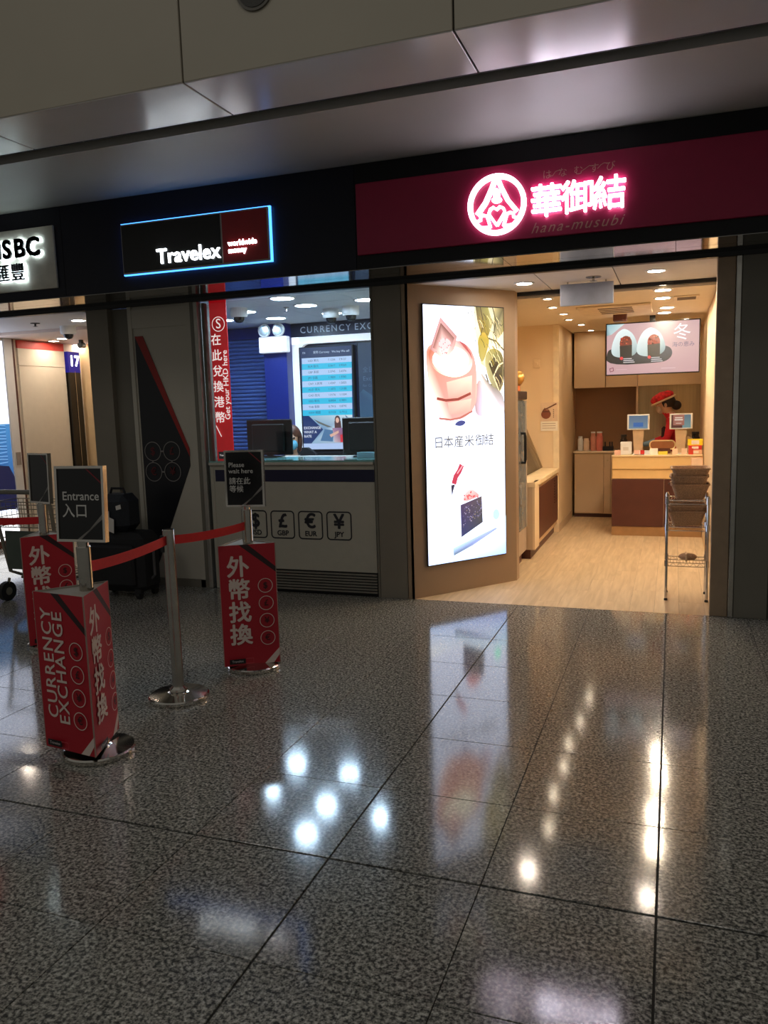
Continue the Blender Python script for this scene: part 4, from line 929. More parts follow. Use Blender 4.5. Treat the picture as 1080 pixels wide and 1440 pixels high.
def rice(cx, top, w_):
    pts = [(cx-w_*0.5, 0.22), (cx-w_*0.46, 0.34), (cx-w_*0.30, 0.45), (cx-w_*0.12, top-0.01), (cx, top), (cx+w_*0.15, top-0.02), (cx+w_*0.34, 0.43), (cx+w_*0.47, 0.33), (cx+w_*0.5, 0.25), (cx+w_*0.3, 0.19), (cx-w_*0.2, 0.18)]
    P_.soft(pts, [(200, 220, 222), (222, 238, 238), (236, 246, 246), (240, 250, 250), (240, 250, 250), (230, 244, 244), (220, 236, 236), (190, 214, 216), (150, 176, 180), (140, 160, 160), (180, 200, 200)])
rice(0.19, 0.50, 0.29); rice(0.47, 0.50, 0.31)
for cx, cc in ((0.205, (120, 44, 26)), (0.50, (170, 46, 30))):
    P_.poly(circ(cx, 0.335, 0.066, 20, 0.085), cc)
    for k in range(22): P_.poly(circ(cx+rnd.uniform(-0.05, 0.05), 0.35+rnd.uniform(-0.03, 0.055), rnd.uniform(0.006, 0.013), 7), rnd.choice([(176, 64, 36), (92, 36, 24), (214, 96, 60), (150, 40, 30)]), up=False)
    P_.k += 1
    P_.poly([(cx-0.066, 0.31), (cx+0.066, 0.32), (cx+0.066, 0.17), (cx-0.06, 0.16)], (24, 26, 26))
for cx in (0.16, 0.455):
    P_.poly(circ(cx, 0.175, 0.018, 12), (226, 50, 60))
    for k, l in enumerate((0.09, 0.11, 0.12)): P_.rect(cx+0.02, 0.165-k*0.02, cx+0.02+l, 0.173-k*0.02, (214, 214, 218))
P_.text('冬', 0.19, 0.79, 0.42, (250, 246, 250), align='CENTER', bold=0.004)
P_.text('海の恵み', 0.058, 0.69, 0.295, (110, 96, 120)); P_.strip([(0.04, 0.03), (0.075, 0.04), (0.07, 0.075), (0.035, 0.065)], 0.009, (120, 30, 60), True)
P_.rect(0.58, 0.045, 0.73, 0.05, (226, 204, 208)); P_.rect(0.10, 0.05, 0.22, 0.055, (214, 180, 186))
P_.build('display', print_mat(1.0), tv)
obj('bracket', box(-0.03, 0.03, 0.02, 0.06, 0.575, 0.64), BLACK, tv)
# service counter
sc = thing('service_counter', 'food shop counter with cream front, dark brown doors and metal plinth', 'counter', (-0.16, 3.5, 0))
obj('body', box(-0.49, 0.49, 0.03, 0.58, 0.10, 0.92), TAN, sc)
obj('upper_front', box(-0.50, 0.49, 0.0, 0.03, 0.785, 0.93, bev=0.003), mat('pale_maple_laminate', (226, 188, 128), 0.4, var=0.02), sc)
obj('lower_front', box(-0.50, 0.49, 0.012, 0.03, 0.672, 0.782, bev=0.003), MATS['pale_maple_laminate'], sc)
obj('worktop', box(-0.505, 0.49, -0.01, 0.60, 0.93, 0.948, bev=0.003), mat('pale_worktop', (232, 204, 160), 0.3), sc)
for a, b_ in ((-0.50, 0.075), (0.08, 0.49)):
    d = obj('door', box(a, b_, 0.008, 0.03, 0.112, 0.668, bev=0.003), BROWN, sc)
b = new(); extr(b, circ(0.13, 0.62, 0.008, 12), (0, 0.008, 0), X, Z, -Y, 0.006); obj('door_lock', b, CHROME, d)
obj('plinth', box(-0.50, 0.49, 0.02, 0.5, 0.0, 0.108), mat('plinth_metal', (176, 140, 100), 0.3, 0.5), sc)
# back run of cabinets
cb = thing('base_cabinet', 'tan base cabinet with pale top at the back of the food shop', 'cabinet', (-1.02, 5.0, 0))
obj('body', box(-0.24, 0.30, 0.0, 0.41, 0.05, 0.88), TAN, cb); obj('door', box(-0.235, 0.15, -0.018, 0.0, 0.06, 0.87, bev=0.003), TAN, cb); obj('filler_panel', box(0.155, 0.24, -0.018, 0.0, 0.06, 0.87, bev=0.003), TAN, cb)
b = new(); extr(b, circ(0.20, 0.78, 0.01, 12), (0, -0.018, 0), X, Z, -Y, 0.006); obj('lock', b, BRUSH, cb)
obj('worktop', box(-0.25, 0.31, -0.03, 0.41, 0.88, 0.905, bev=0.003), mat('pale_worktop2', (226, 206, 176), 0.35), cb); obj('kick_board', box(-0.24, 0.30, 0.02, 0.05, 0, 0.05), BROWN, cb)
for k, (x0, x1) in enumerate(((-1.265, -0.858), (-0.852, -0.445))):
    u = thing('wall_cabinet', ('tan wall cabinet over the brown niche, next to the cream return wall', 'tan wall cabinet half hidden by the hanging television')[k], 'cabinet', ((x0+x1)/2, 5.0, 1.76))
    hw = (x1-x0)/2; obj('carcass', box(-hw, hw, 0.0, 0.42, 0.0, 0.74), TAN, u); obj('door', box(-hw+0.002, hw-0.002, -0.018, 0.0, -0.005, 0.735, bev=0.003), TAN, u)
sb = struct('wall_kitchen', box(-0.44, 0.335, 5.0, 5.42, 1.76, 2.5), CREAM)
sk = struct('wall_splash', box(-0.44, 0.335, 5.08, 5.42, 0.0, 1.76), BRUSH)
obj('jamb', box(-0.46, -0.435, 5.0, 5.42, 0, 1.76), TAN, sk)
# upright fridge with glass door facing the aisle
fg = thing('display_fridge', 'upright glass-door fridge with black top and handle behind the angled wall', 'fridge', (-1.655, 1.42, 0))
obj('cabinet_body', box(-0.34, 0.26, -0.40, 0.36, 0.12, 1.62), mat('fridge_silver', (190, 176, 160), 0.35, 0.3), fg)
obj('top_cap', box(-0.34, 0.30, -0.40, 0.37, 1.62, 1.70, bev=0.006), mat('dark_brown_cap', (50, 34, 28), 0.4), fg)
dr = obj('door', box(0.26, 0.29, -0.39, 0.36, 0.36, 1.61, bev=0.003), mat('fridge_door_glass', (120, 126, 128), 0.12), fg)
obj('door_edge', box(0.262, 0.296, 0.30, 0.36, 0.36, 1.61), MATS['fridge_silver'], dr)
b = new(); tube(b, [(0.295, 0.05, 1.02), (0.33, 0.05, 1.02), (0.335, 0.05, 1.05), (0.335, 0.05, 1.27), (0.33, 0.05, 1.30), (0.295, 0.05, 1.30)], 0.014); obj('handle', b, BLACK, dr)
obj('lower_panel', box(0.26, 0.285, -0.39, 0.36, 0.12, 0.355), MATS['fridge_silver'], fg); obj('foot_base', box(-0.30, 0.24, -0.36, 0.33, 0.0, 0.12), BROWN, fg)
kt = thing('brass_pot', 'round brass pot standing on top of the fridge', 'pot', (-1.44, 1.62, 1.70))
obj('stand', lathe(new(), [(0, 0), (0.05, 0), (0.045, 0.06), (0.0, 0.06)], n=20), mat('copper', (200, 120, 80), 0.3, 0.9), kt)
obj('bowl', lathe(new(), [(0.0, 0.05), (0.05, 0.055), (0.085, 0.10), (0.09, 0.14), (0.07, 0.185), (0.03, 0.20), (0.0, 0.20)], n=24), mat('brass', (214, 170, 96), 0.3, 0.9), kt, smooth=True)
# chilled display case
dc = thing('display_case', 'low chilled display case with cream frame, brown louvred panel and slanted glass', 'display case', (-1.62, 2.76, 0))
obj('body', box(-0.34, 0.30, -0.90, 0.89, 0.10, 0.74), TAN, dc)
obj('front_post', box(0.30, 0.322, -0.90, -0.62, 0.10, 0.79), CREAM, dc)
obj('top_rail', box(0.10, 0.33, -0.905, 0.89, 0.74, 0.79, bev=0.004), mat('pale_cream_rail', (240, 216, 174), 0.4), dc)
pn = obj('louvre_panel', box(0.30, 0.318, -0.60, 0.86, 0.16, 0.70, bev=0.003), BROWN, dc)
for k in range(9): obj('louvre', box(0.316, 0.324, 0.56, 0.76, 0.40+k*0.032, 0.416+k*0.032), mat('louvre_dark', (52, 26, 20), 0.4), pn)
obj('kick_board', box(-0.30, 0.27, -0.86, 0.86, 0.0, 0.10), BROWN, dc)
obj('shelf_tray', box(-0.30, 0.10, -0.85, 0.85, 0.74, 0.78), STEEL, dc)
b = new(); extr(b, [(0.12, 0.80), (0.135, 0.80), (-0.08, 1.34), (-0.095, 1.34)], (0, -0.88, 0), X, Z, Y, 1.74); obj('front_glass', b, GLASS, dc)
b = new(); tube(b, [(0.128, -0.88, 0.80), (-0.088, -0.88, 1.34)], 0.008); tube(b, [(0.128, 0.86, 0.80), (-0.088, 0.86, 1.34)], 0.008); obj('glass_edge', b, mat('dull_brass_edge', (150, 116, 70), 0.4, 0.6), dc)
obj('glass_shelf', box(-0.30, -0.02, -0.86, 0.85, 1.04, 1.05), GLASS, dc)
for k in range(6):
    yy = 2.05+k*0.26; t = thing('food_pack', 'small wrapped rice ball pack lying in the chilled display case', 'food pack', (-1.66, yy, 0.78), 0, 'wrapped packs in the display case')
    b = new(); extr(b, [(-0.06, 0), (0.06, 0), (0.02, 0.07), (-0.02, 0.07)], (0, -0.07, 0), X, Z, Y, 0.14); obj('wrapper', b, mat('yellow_wrapper', (226, 180, 60), 0.5), t); obj('nori_band', box(-0.062, 0.062, -0.02, 0.02, 0.0, 0.045), BLACK, t)
# wall notices
nt_ = thing('wall_poster', 'small poster of a dark pot with a long handle above a white card', 'poster', (-1.405, 3.655, 1.24))
obj('sheet', box(-0.105, 0.10, -0.006, 0.0, 0.0, 0.34), mat('poster_paper', (226, 200, 170), 0.6), nt_)
P_ = Print((-0.105, -0.007, 0), *FR); P_.rect(0, 0, 0.205, 0.115, (244, 236, 220)); P_.poly(circ(0.065, 0.20, 0.058, 18, 0.055), (120, 66, 46)); P_.rect(0.02, 0.225, 0.11, 0.24, (90, 48, 36)); P_.strip([(0.03, 0.25), (0.09, 0.275), (0.14, 0.30), (0.19, 0.325)], 0.016, (110, 70, 44)); P_.strip([(0.02, 0.23), (0.05, 0.275), (0.10, 0.25), (0.12, 0.20)], 0.008, (90, 56, 40))
for k in range(5): P_.rect(0.15, 0.16+k*0.022, 0.16, 0.172+k*0.022, (110, 80, 60))
for k in range(3): P_.rect(0.02, 0.03+k*0.028, 0.18, 0.037+k*0.028, (190, 170, 150))
P_.build('artwork', print_mat(0, 0.5), nt_)
sw = thing('wall_switch', 'square cream switch plate high on the cream return wall', 'switch', (-1.555, 3.655, 2.0)); obj('plate', box(-0.04, 0.04, -0.008, 0, 0, 0.10, bev=0.003), CREAM, sw); obj('rocker', box(-0.015, 0.015, -0.013, -0.008, 0.035, 0.065, bev=0.002), CREAM, sw)
# wire rack with baskets
rk = thing('wire_rack', 'narrow chrome wire rack on the food shop threshold', 'rack', (0.12, 0.55, 0))
for sx in (-0.15, 0.15):
    for sy in (-0.14, 0.14):
        ps = obj('post', lathe(new(), [(0, 0.02), (0.011, 0.02), (0.011, 0.83), (0.008, 0.836), (0, 0.836)], n=12), CHROME, rk, (sx, sy, 0))
        obj('foot', lathe(new(), [(0, 0), (0.014, 0), (0.014, 0.012), (0.008, 0.022), (0, 0.022)], n=12), BLACK, ps)
        for z in (0.305, 0.59, 0.80): obj('sleeve', lathe(new(), [(0.011, z-0.03), (0.016, z-0.028), (0.015, z+0.02), (0.011, z+0.022)], n=12), CHROME, ps)
for z in (0.305, 0.59, 0.80):
    b = new()
    for dz in (0.0, -0.028):
        tube(b, [(-0.15, -0.14, z+dz), (0.15, -0.14, z+dz), (0.15, 0.14, z+dz), (-0.15, 0.14, z+dz), (-0.15, -0.14, z+dz)], 0.0035, n=6)
    for k in range(13): tube(b, [(-0.144+k*0.024, -0.14, z+0.003), (-0.144+k*0.024, 0.14, z+0.003)], 0.0018, n=5)
    for sy in (-0.14, 0.14): tube(b, [(-0.15+0.025*i, sy, z-(0.028 if i % 2 else 0)) for i in range(13)], 0.002, n=5)
    obj('wire_shelf', b, CHROME, rk)
def basket_bm(w, d, h, fl=0.035):
    b = new(); rows = []
    for (ww, dd, z) in ((w/2-fl, d/2-fl, 0.0), (w/2, d/2, h), (w/2+0.007, d/2+0.007, h), (w/2+0.007, d/2+0.007, h-0.012), (w/2, d/2, h-0.012)):
        rows.append([b.verts.new((x, y, z)) for x, y in rrect(2*ww, 2*dd, 0.03, 4)])
    n = len(rows[0])
    inner = [b.verts.new((x, y, z)) for z, ww, dd in ((h-0.001, w/2-0.006, d/2-0.006),) for x, y in rrect(2*ww, 2*dd, 0.03, 4)]
    floor_ = [b.verts.new((x, y, 0.006)) for x, y in rrect(w-2*fl-0.012, d-2*fl-0.012, 0.03, 4)]
    for k in range(n):
        j = (k+1) % n
        b.faces.new((rows[0][k], rows[0][j], rows[4][j], rows[4][k])); b.faces.new((rows[4][k], rows[4][j], rows[3][j], rows[3][k]))
        b.faces.new((rows[3][k], rows[3][j], rows[2][j], rows[2][k])); b.faces.new((rows[2][k], rows[2][j], inner[j], inner[k])); b.faces.new((inner[k], inner[j], floor_[j], floor_[k]))
    b.faces.new(rows[0]); b.faces.new(floor_); b.verts.ensure_lookup_table()
    for v in rows[1]: b.verts.remove(v)
    return b
bm_me = None
for k, (x, y, z, rz, lab) in enumerate(((0.135, 0.55, 0.806, 0.02, 'brown woven basket at the bottom of the stack on top of the rack'), (0.13, 0.55, 0.871, -0.03, 'brown woven basket in the middle of the stack on top of the rack'), (0.135, 0.545, 0.931, 0.03, 'brown woven basket topmost of the stack on the rack'), (0.115, 0.55, 0.596, 0.0, 'lower brown woven basket on the middle shelf of the rack'), (0.115, 0.55, 0.641, 0.03, 'upper empty brown woven basket on the middle shelf of the rack'))):
    if bm_me is None:
        o = obj('basket', basket_bm(0.275, 0.275, 0.12), BASKET); bm_me = o.data
    else: o = share('basket', bm_me)
    o.location = (x, y, z); o.rotation_euler = (0, 0, rz); tag(o, lab, 'basket', 'baskets on the wire rack')
cl = thing('folded_cloth', 'small brown folded cloth on the lowest shelf of the rack', 'cloth', (0.13, 0.50, 0.311)); b = new(); ell(b, (0, 0, 0.03), 0.07, 0.06, 0.03, n=14); obj('fold', b, BASKET, cl, smooth=True); obj('band', box(-0.02, -0.005, -0.061, 0.061, 0.0, 0.061, bev=0.004), TAN, cl)
# tablets on the counter
def tablet(x, label, shapes):
    t = thing('tablet_stand', label, 'tablet', (x, 3.68, 0.948))
    obj('foot_plate', box(-0.06, 0.06, -0.03, 0.10, 0, 0.01, bev=0.003), WHITEPL, t)
    b = new(); extr(b, [(-0.045, 0.0), (0.045, 0.0), (0.065, 0.30), (-0.065, 0.30)], (0, 0.0, 0.01), X, Z, Y, 0.03); obj('stand_arm', b, mat('stand_tan', (206, 176, 140), 0.4), t)
    tb = obj('tablet_body', box(-0.125, 0.125, -0.03, -0.01, 0.285, 0.465, bev=0.006), WHITEPL, t)
    P_ = Print((-0.105, -0.031, 0.30), *FR); shapes(P_); P_.build('display', print_mat(0.7), t)
def sh1(P_): P_.rect(0, 0, 0.21, 0.15, (120, 150, 170), (90, 120, 150)); P_.rect(0.05, 0.02, 0.16, 0.07, (40, 110, 190))
def sh2(P_): P_.rect(0, 0, 0.21, 0.15, (120, 160, 160), (90, 120, 140)); P_.rect(0, 0, 0.12, 0.15, (90, 40, 36)); P_.rect(0.02, 0.03, 0.14, 0.15, (176, 110, 96)); P_.rect(0.04, 0.11, 0.12, 0.122, (250, 230, 210)); P_.rect(0.035, 0.085, 0.125, 0.10, (250, 230, 210)); P_.rect(0.05, 0.05, 0.11, 0.056, (250, 230, 210))
tablet(-0.378, 'white tablet on a stand with a blue screen', sh1); tablet(0.09, 'white tablet on a stand with a red brown notice on its screen', sh2)
def cyl_thing(name, label, cat, loc, r, h, m_, cap=None, group=None, lid=0.02):
    t = thing(name, label, cat, loc, 0, group); obj('body', lathe(new(), [(0, 0), (r*0.92, 0), (r, 0.006), (r, h*0.78), (r*0.8, h*0.86), (r*0.8, h), (0, h)], n=16), m_, t)
    if cap: obj('cap', lathe(new(), [(0, h), (r*0.84, h), (r*0.84, h+lid), (0, h+lid)], n=16), cap, t)
    return t
DKB = mat('dark_bottle', (34, 22, 20), 0.25); PINK = mat('pink_label_can', (216, 150, 130), 0.4)
cyl_thing('dark_bottle', 'dark bottle behind the white napkin box on the counter', 'bottle', (-0.555, 3.95, 0.948), 0.042, 0.20, DKB, BLACK)
cyl_thing('dark_bottle', 'dark bottle behind the yellow box on the counter', 'bottle', (0.255, 3.95, 0.948), 0.05, 0.22, DKB, BLACK)
nb = thing('napkin_box', 'white napkin box standing on the counter', 'box', (-0.510, 3.62, 0.948)); obj('body', box(-0.062, 0.062, -0.05, 0.05, 0, 0.15, bev=0.006), WHITEPL, nb); obj('opening', box(-0.03, 0.03, -0.052, -0.049, 0.05, 0.09), mat('pale_grey', (200, 196, 190), 0.5), nb)
pp = thing('paper_sheets', 'loose white paper sheets fanned out on the counter', 'paper', (-0.33, 3.58, 0.948))
for k in range(4): obj('sheet', box(-0.11+k*0.02, 0.10+k*0.015, -0.05+k*0.01, 0.025+k*0.008, 0.012*k, 0.012*k+0.010), WHITEPL, pp)
ty = thing('serving_tray', 'oval wooden serving tray with cream rim on the counter', 'tray', (-0.11, 3.78, 0.948)); b = new(); extr(b, rrect(0.28, 0.10, 0.045, 6), (0, 0, 0.10), X, Z, -Y, 0.012); obj('panel', b, mat('tray_wood', (160, 100, 60), 0.4), ty)
b = new(); tube(b, [(x, -0.01, 0.10+z) for x, z in rrect(0.28, 0.10, 0.045, 6)+[rrect(0.28, 0.10, 0.045, 6)[0]]], 0.008, n=6); obj('rim', b, mat('tray_rim', (236, 206, 150), 0.4), ty); obj('stand', box(-0.09, 0.09, -0.02, 0.05, 0, 0.06, bev=0.006), BROWN, ty)
for k, (x, c_, w_, h_, nm) in enumerate(((-0.60, (226, 180, 160), 0.035, 0.06, 'pink price card at the open end of the counter'), (-0.385, (236, 190, 176), 0.03, 0.055, 'pale pink price card in front of the white paper sheets'), (-0.325, (200, 50, 46), 0.022, 0.055, 'red price card in front of the white paper sheets'), (-0.20, (246, 240, 226), 0.045, 0.075, 'white price card in front of the oval tray'), (-0.10, (226, 210, 70), 0.05, 0.04, 'yellow card lying in front of the oval tray'), (0.03, (232, 200, 170), 0.03, 0.07, 'beige price card below the notice tablet'), (0.13, (236, 206, 180), 0.03, 0.07, 'cream price card below the notice tablet'), (0.20, (196, 60, 40), 0.025, 0.07, 'red price card beside the stacked boxes'))):
    t = thing('price_card', nm, 'price card', (x, 3.53, 0.948)); b = new(); extr(b, [(-w_, 0), (w_, 0), (w_, h_), (-w_, h_)], (0, 0, 0), X, Z, Y, 0.006); obj('card', b, mat('card_%d' % k, c_, 0.5), t); obj('card_foot', box(-w_, w_, 0.006, 0.03, 0, 0.006), WHITEPL, t)
for k, (z0, z1, hw, c_, nm) in enumerate(((0.948, 1.00, 0.075, (226, 176, 140), 'pink card box at the bottom of the stack by the wall'), (1.00, 1.05, 0.07, (206, 44, 36), 'red box in the middle of the stack by the wall'), (1.05, 1.12, 0.08, (246, 214, 30), 'yellow box on top of the red box by the wall'))):
    t = thing('small_box', nm, 'box', (0.245, 3.60, z0)); obj('carton', box(-hw, hw, -0.05, 0.06, 0.0, z1-z0, bev=0.003), mat('box_%d' % k, c_, 0.5), t); obj('label_patch', box(-hw*0.5, hw*0.5, -0.052, -0.05, 0.012, z1-z0-0.012), mat('box_label', (240, 226, 210), 0.5), t)
t = thing('leaflet_holder', 'clear leaflet holder on the end of the counter front', 'holder', (0.265, 3.49, 0.76)); obj('pocket', box(-0.065, 0.065, -0.03, 0.0, 0, 0.16, bev=0.003), mat('leaflet_beige', (226, 180, 140), 0.4), t); obj('leaflet', box(-0.055, 0.055, -0.034, -0.03, 0.02, 0.15), mat('leaflet_pink', (232, 200, 170), 0.4), t)
bg = thing('paper_bag', 'crumpled beige paper bag behind the yellow box', 'bag', (0.17, 3.86, 0.948)); b = new(); ell(b, (0, 0, 0.101), 0.07, 0.05, 0.10, n=10, k=6); obj('bag_body', b, mat('beige_paper', (214, 186, 150), 0.7), bg); b = new(); tube(b, [(-0.02, 0, 0.17), (0.0, 0, 0.22), (0.03, 0, 0.215), (0.04, 0, 0.17)], 0.006); obj('bag_handle', b, MATS['beige_paper'], bg)
for k, (x, r, h_, m_, nm) in enumerate(((-1.19, 0.035, 0.20, WHITEPL, 'white cup stack on the tan cabinet, against the return wall'), (-1.11, 0.04, 0.17, mat('cup_cream', (232, 206, 180), 0.5), 'cream cup stack between the white cups and pink cans'), (-1.02, 0.036, 0.24, PINK, 'slim pink can on the tan cabinet'), (-0.935, 0.045, 0.24, mat('rose_can', (226, 130, 116), 0.4), 'wide rose can on the tan cabinet'))):
    cyl_thing('container', nm, 'container', (x, 5.10, 0.905), r, h_, m_, WHITEPL if k > 1 else None)
t = thing('utensil_caddy', 'low dark utensil caddy on the tan cabinet', 'caddy', (-0.82, 5.10, 0.905)); obj('caddy_box', box(-0.07, 0.07, -0.05, 0.05, 0, 0.06, bev=0.004), DKB, t)
for x in (-0.04, 0.02, 0.05): obj('utensil', box(x-0.008, x+0.008, -0.01, 0.01, 0.06, 0.12), DKB, t)

# ================================================================== BANK INTERIOR
LBX = (Y, Z, X)
bb = thing('bank_light_box', 'glowing wall light box with blue sea picture inside the bank', 'light box', (-7.795, 0.0, 0))
obj('frame', box(0.0, 0.02, 0.15, 1.665, 0.03, 2.55), WHITEP, bb)
P_ = Print((0.021, 0.18, 0.0), *LBX)
P_.rect(0, 0.42, 1.475, 2.53, WHT); P_.rect(0, 0.46, 1.475, 1.52, (24, 60, 130), (70, 140, 200))
for k in range(26):
    v = 0.98+k*0.021; P_.strip([(0.1*i, v+0.006*math.sin(i*1.7+k)) for i in range(15)], 0.006, (150, 196, 230) if k % 2 else (24, 70, 130))
P_.poly([(0, 0.46), (1.475, 0.46), (1.475, 0.86), (1.40, 1.0), (1.1, 1.03), (0.6, 0.95), (0, 0.98)], (12, 20, 60))
P_.rect(0, 0.09, 1.475, 0.42, (250, 250, 250)); P_.rect(0, 0.12, 1.475, 0.135, (120, 110, 100))
P_.backlit(2.2).build('picture', print_mat(2.2), bb)
obj('plinth', box(0.0, 0.04, 0.15, 1.665, 0.0, 0.08), BROWN, bb)
gt = thing('gate_column', 'dark glossy column with blue lit number 17 in the bank', 'column', (-7.79, 2.74, 0))
obj('column_body', box(0.0, 0.06, 0.0, 0.22, 0, 2.18), mat('black_gloss', (26, 22, 18), 0.1), gt)
obj('number_cap', box(0.0, 0.062, 0.0, 0.22, 2.18, 2.46), mat('blue_number_panel', (20, 16, 110), 0.3, emit=0.7), gt)
obj('divider', box(0.06, 0.066, 0.106, 0.114, 0, 2.2), CHROME, gt)
letters('number', '17', 0.20, (0.063, 0.11, 2.33), Y, Z, X, mat('lit_number', (255, 255, 255), 0.4, emit=1.6), gt, bold=0.03, extrude=0.002, align='CENTER')
for x, y in ((-7.28, 2.14), (-8.35+0.55, 3.0), (-7.35, 2.95), (-7.6, 2.35)):
    downlight('bank_downlight', (min(x, -7.0), y, 2.57), 0.06, BANKL, 'round downlight in the pinkish inner ceiling of the bank', 'inner bank downlights')
downlight('bank_entry_downlight', (-5.95, 0.89, 2.60), 0.07, BANKL, 'round downlight by the pillar in the pale bank entrance ceiling', 'bank entrance downlights')
downlight('bank_entry_downlight', (-7.30, 1.0, 2.60), 0.07, BANKL, 'round downlight over the sea picture in the bank entrance ceiling', 'bank entrance downlights')
dome_cam((-6.45, 1.30, 2.60), 'white dome camera on the bank entrance ceiling')
sp = thing('sprinkler', 'small ceiling sprinkler in the bank entrance', 'sprinkler', (-6.50, 0.86, 2.60)); obj('stem', lathe(new(), [(0, 0), (0.05, 0), (0.05, -0.006), (0.01, -0.01), (0.01, -0.03), (0.03, -0.034), (0, -0.04)], n=12), BLACK, sp)
bc_ = thing('bullet_camera', 'small black camera beside the bank downlights', 'camera', (-7.25, 2.45, 2.57)); obj('mount', box(-0.02, 0.02, -0.02, 0.02, -0.05, 0.0), BLACK, bc_); b = new(); tube(b, [(0.0, 0.04, -0.07), (0.06, -0.10, -0.08)], 0.035, n=12); obj('barrel', b, BLACK, bc_)

# ================================================================== LUGGAGE
tl = thing('luggage_trolley', 'steel airport luggage trolley with wire basket behind the queue stanchions', 'trolley', (-5.22, -0.62, 0))
FRM = mat('trolley_steel', (150, 146, 132), 0.35, 0.7)
b = new(); tube(b, [(-0.34, -0.28, 0.97), (0.34, -0.28, 0.97)], 0.02, n=10); hb = obj('handle_bar', b, mat('trolley_grip', (110, 108, 98), 0.5), tl)
for sx in (-0.31, 0.31):
    b = new(); tube(b, [(sx, -0.28, 0.97), (sx, -0.25, 0.85), (sx*0.9, -0.15, 0.25), (sx*0.85, 0.0, 0.18), (sx*0.55, 0.60, 0.16)], 0.016, n=8); obj('side_frame', b, FRM, tl)
b = new(); 
for z in (0.66, 0.74, 0.82, 0.88): tube(b, [(-0.30, -0.25, z), (-0.29, 0.0, z), (0.29, 0.0, z), (0.30, -0.25, z), (-0.30, -0.25, z)], 0.004, n=5)
for k in range(11): tube(b, [(-0.28+k*0.056, -0.25, 0.88), (-0.28+k*0.056, -0.24, 0.66), (-0.27+k*0.054, 0.0, 0.66), (-0.27+k*0.054, 0.0, 0.88)], 0.003, n=5)
obj('wire_basket', b, FRM, tl)
b = new()
for k in range(6): tube(b, [(-0.24+k*0.096, -0.05, 0.18), (-0.16+k*0.064, 0.58, 0.17)], 0.010, n=6)
tube(b, [(-0.26, -0.05, 0.175), (0.26, -0.05, 0.175)], 0.012, n=6); obj('platform', b, FRM, tl)
obj('advert_panel', box(-0.26, 0.26, -0.20, -0.19, 0.28, 0.62, bev=0.004), mat('grey_green_panel', (74, 84, 76), 0.5), tl)
for sx, yy in ((-0.27, -0.22), (0.27, -0.22), (0.0, 0.55)):
    b = new(); tube(b, [(sx-0.022, yy, 0.085), (sx+0.022, yy, 0.085)], 0.085, n=20); wh = obj('wheel', b, mat('black_rubber', (18, 18, 18), 0.7), tl)
    b = new(); tube(b, [(sx-0.025, yy, 0.085), (sx+0.025, yy, 0.085)], 0.035, n=14); obj('hub', b, FRM, wh)
    b = new(); tube(b, [(sx, yy, 0.085), (sx*0.93, yy+0.02, 0.20)], 0.012, n=6); obj('fork', b, FRM, tl)
sc_ = thing('suitcase', 'large black soft suitcase standing beside the trolley', 'suitcase', (-4.55, -0.42, 0))
SCB = mat('black_nylon', (18, 19, 23), 0.7, var=0.2, scale=40, bump=0.2)
b = new(); bx(b, -0.29, 0.29, -0.15, 0.15, 0.06, 0.58, bev=0.05); obj('shell', b, SCB, sc_)
obj('front_pocket', bx(new(), -0.23, 0.23, -0.19, -0.14, 0.12, 0.48, bev=0.02), SCB, sc_)
b = new(); tube(b, [(-0.30, -0.02, 0.25), (-0.33, -0.02, 0.28), (-0.33, -0.02, 0.40), (-0.30, -0.02, 0.43)], 0.012); tube(b, [(0.29, -0.02, 0.45), (0.325, -0.02, 0.42), (0.325, -0.02, 0.20), (0.29, -0.02, 0.17)], 0.012); obj('grab_handle', b, mat('grey_handle', (80, 80, 82), 0.5), sc_)
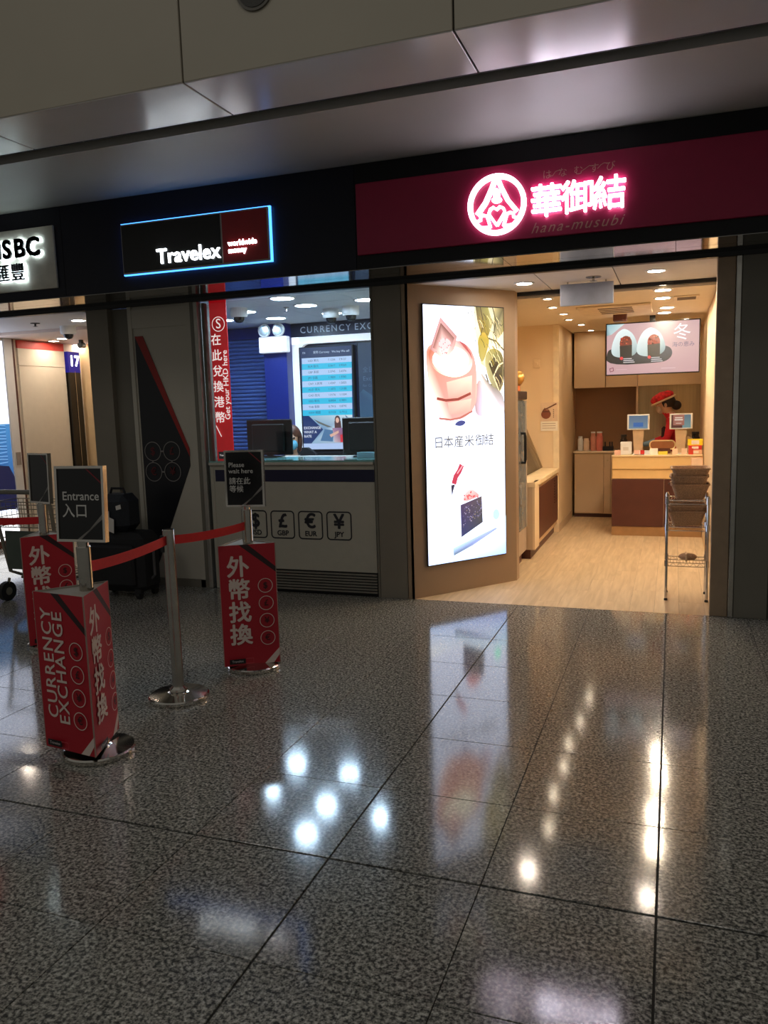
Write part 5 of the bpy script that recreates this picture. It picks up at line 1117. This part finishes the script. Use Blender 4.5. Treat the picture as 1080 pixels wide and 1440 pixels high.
for sx in (-0.22, 0.22):
    for yy in (-0.11, 0.11):
        b = new(); tube(b, [(sx-0.018, yy, 0.032), (sx+0.018, yy, 0.032)], 0.032, n=14); obj('wheel', b, MATS['black_rubber'], sc_)
        obj('wheel_housing', box(sx-0.03, sx+0.03, yy-0.03, yy+0.03, 0.045, 0.10, bev=0.008), BLACK, sc_)
bp = thing('travel_bag', 'dark navy soft travel bag with white airline tags on top of the suitcase', 'bag', (-4.57, -0.42, 0.58))
b = new(); bx(b, -0.16, 0.16, -0.13, 0.13, 0.0, 0.33, bev=0.06); obj('bag_body', b, mat('dark_navy_nylon', (22, 28, 36), 0.7, var=0.2, scale=40), bp)
b = new(); tube(b, [(-0.08, 0, 0.32), (-0.06, 0, 0.375), (0.06, 0, 0.375), (0.08, 0, 0.32)], 0.012); obj('carry_handle', b, SCB, bp)
b = new(); extr(b, [(-0.03, 0.02), (0.035, 0.0), (0.04, 0.16), (-0.03, 0.18)], (-0.03, -0.145, 0.03), X, Z, -Y, 0.003); obj('airline_tag', b, mat('tag_paper', (214, 212, 206), 0.6), bp)
b = new(); extr(b, [(-0.035, 0.0), (0.02, -0.02), (0.03, 0.10), (-0.02, 0.12)], (0.03, -0.15, 0.02), X, Z, -Y, 0.003); obj('airline_tag', b, MATS['tag_paper'], bp)
b = new(); extr(b, [(0, 0), (0.05, 0.012), (0.045, 0.05), (-0.005, 0.035)], (0.08, -0.135, 0.20), X, Z, -Y, 0.003); obj('label_patch', b, MATS['tag_paper'], bp)

# ---- small fitting on the bulkhead
spk = thing('wall_speaker', 'round dark grille speaker set in the cream bulkhead panel', 'speaker', (-2.0, -2.325, 3.685))
b = new(); extr(b, circ(0, 0, 0.105, 32), (0, 0, 0), X, Z, -Y, 0.012); obj('rim', b, mat('speaker_grey', (90, 86, 78), 0.5), spk)
b = new(); extr(b, circ(0, 0, 0.09, 32), (0, -0.012, 0), X, Z, -Y, 0.004); obj('mesh_cover', b, mat('speaker_mesh', (60, 58, 54), 0.6, var=0.4, scale=300), spk)
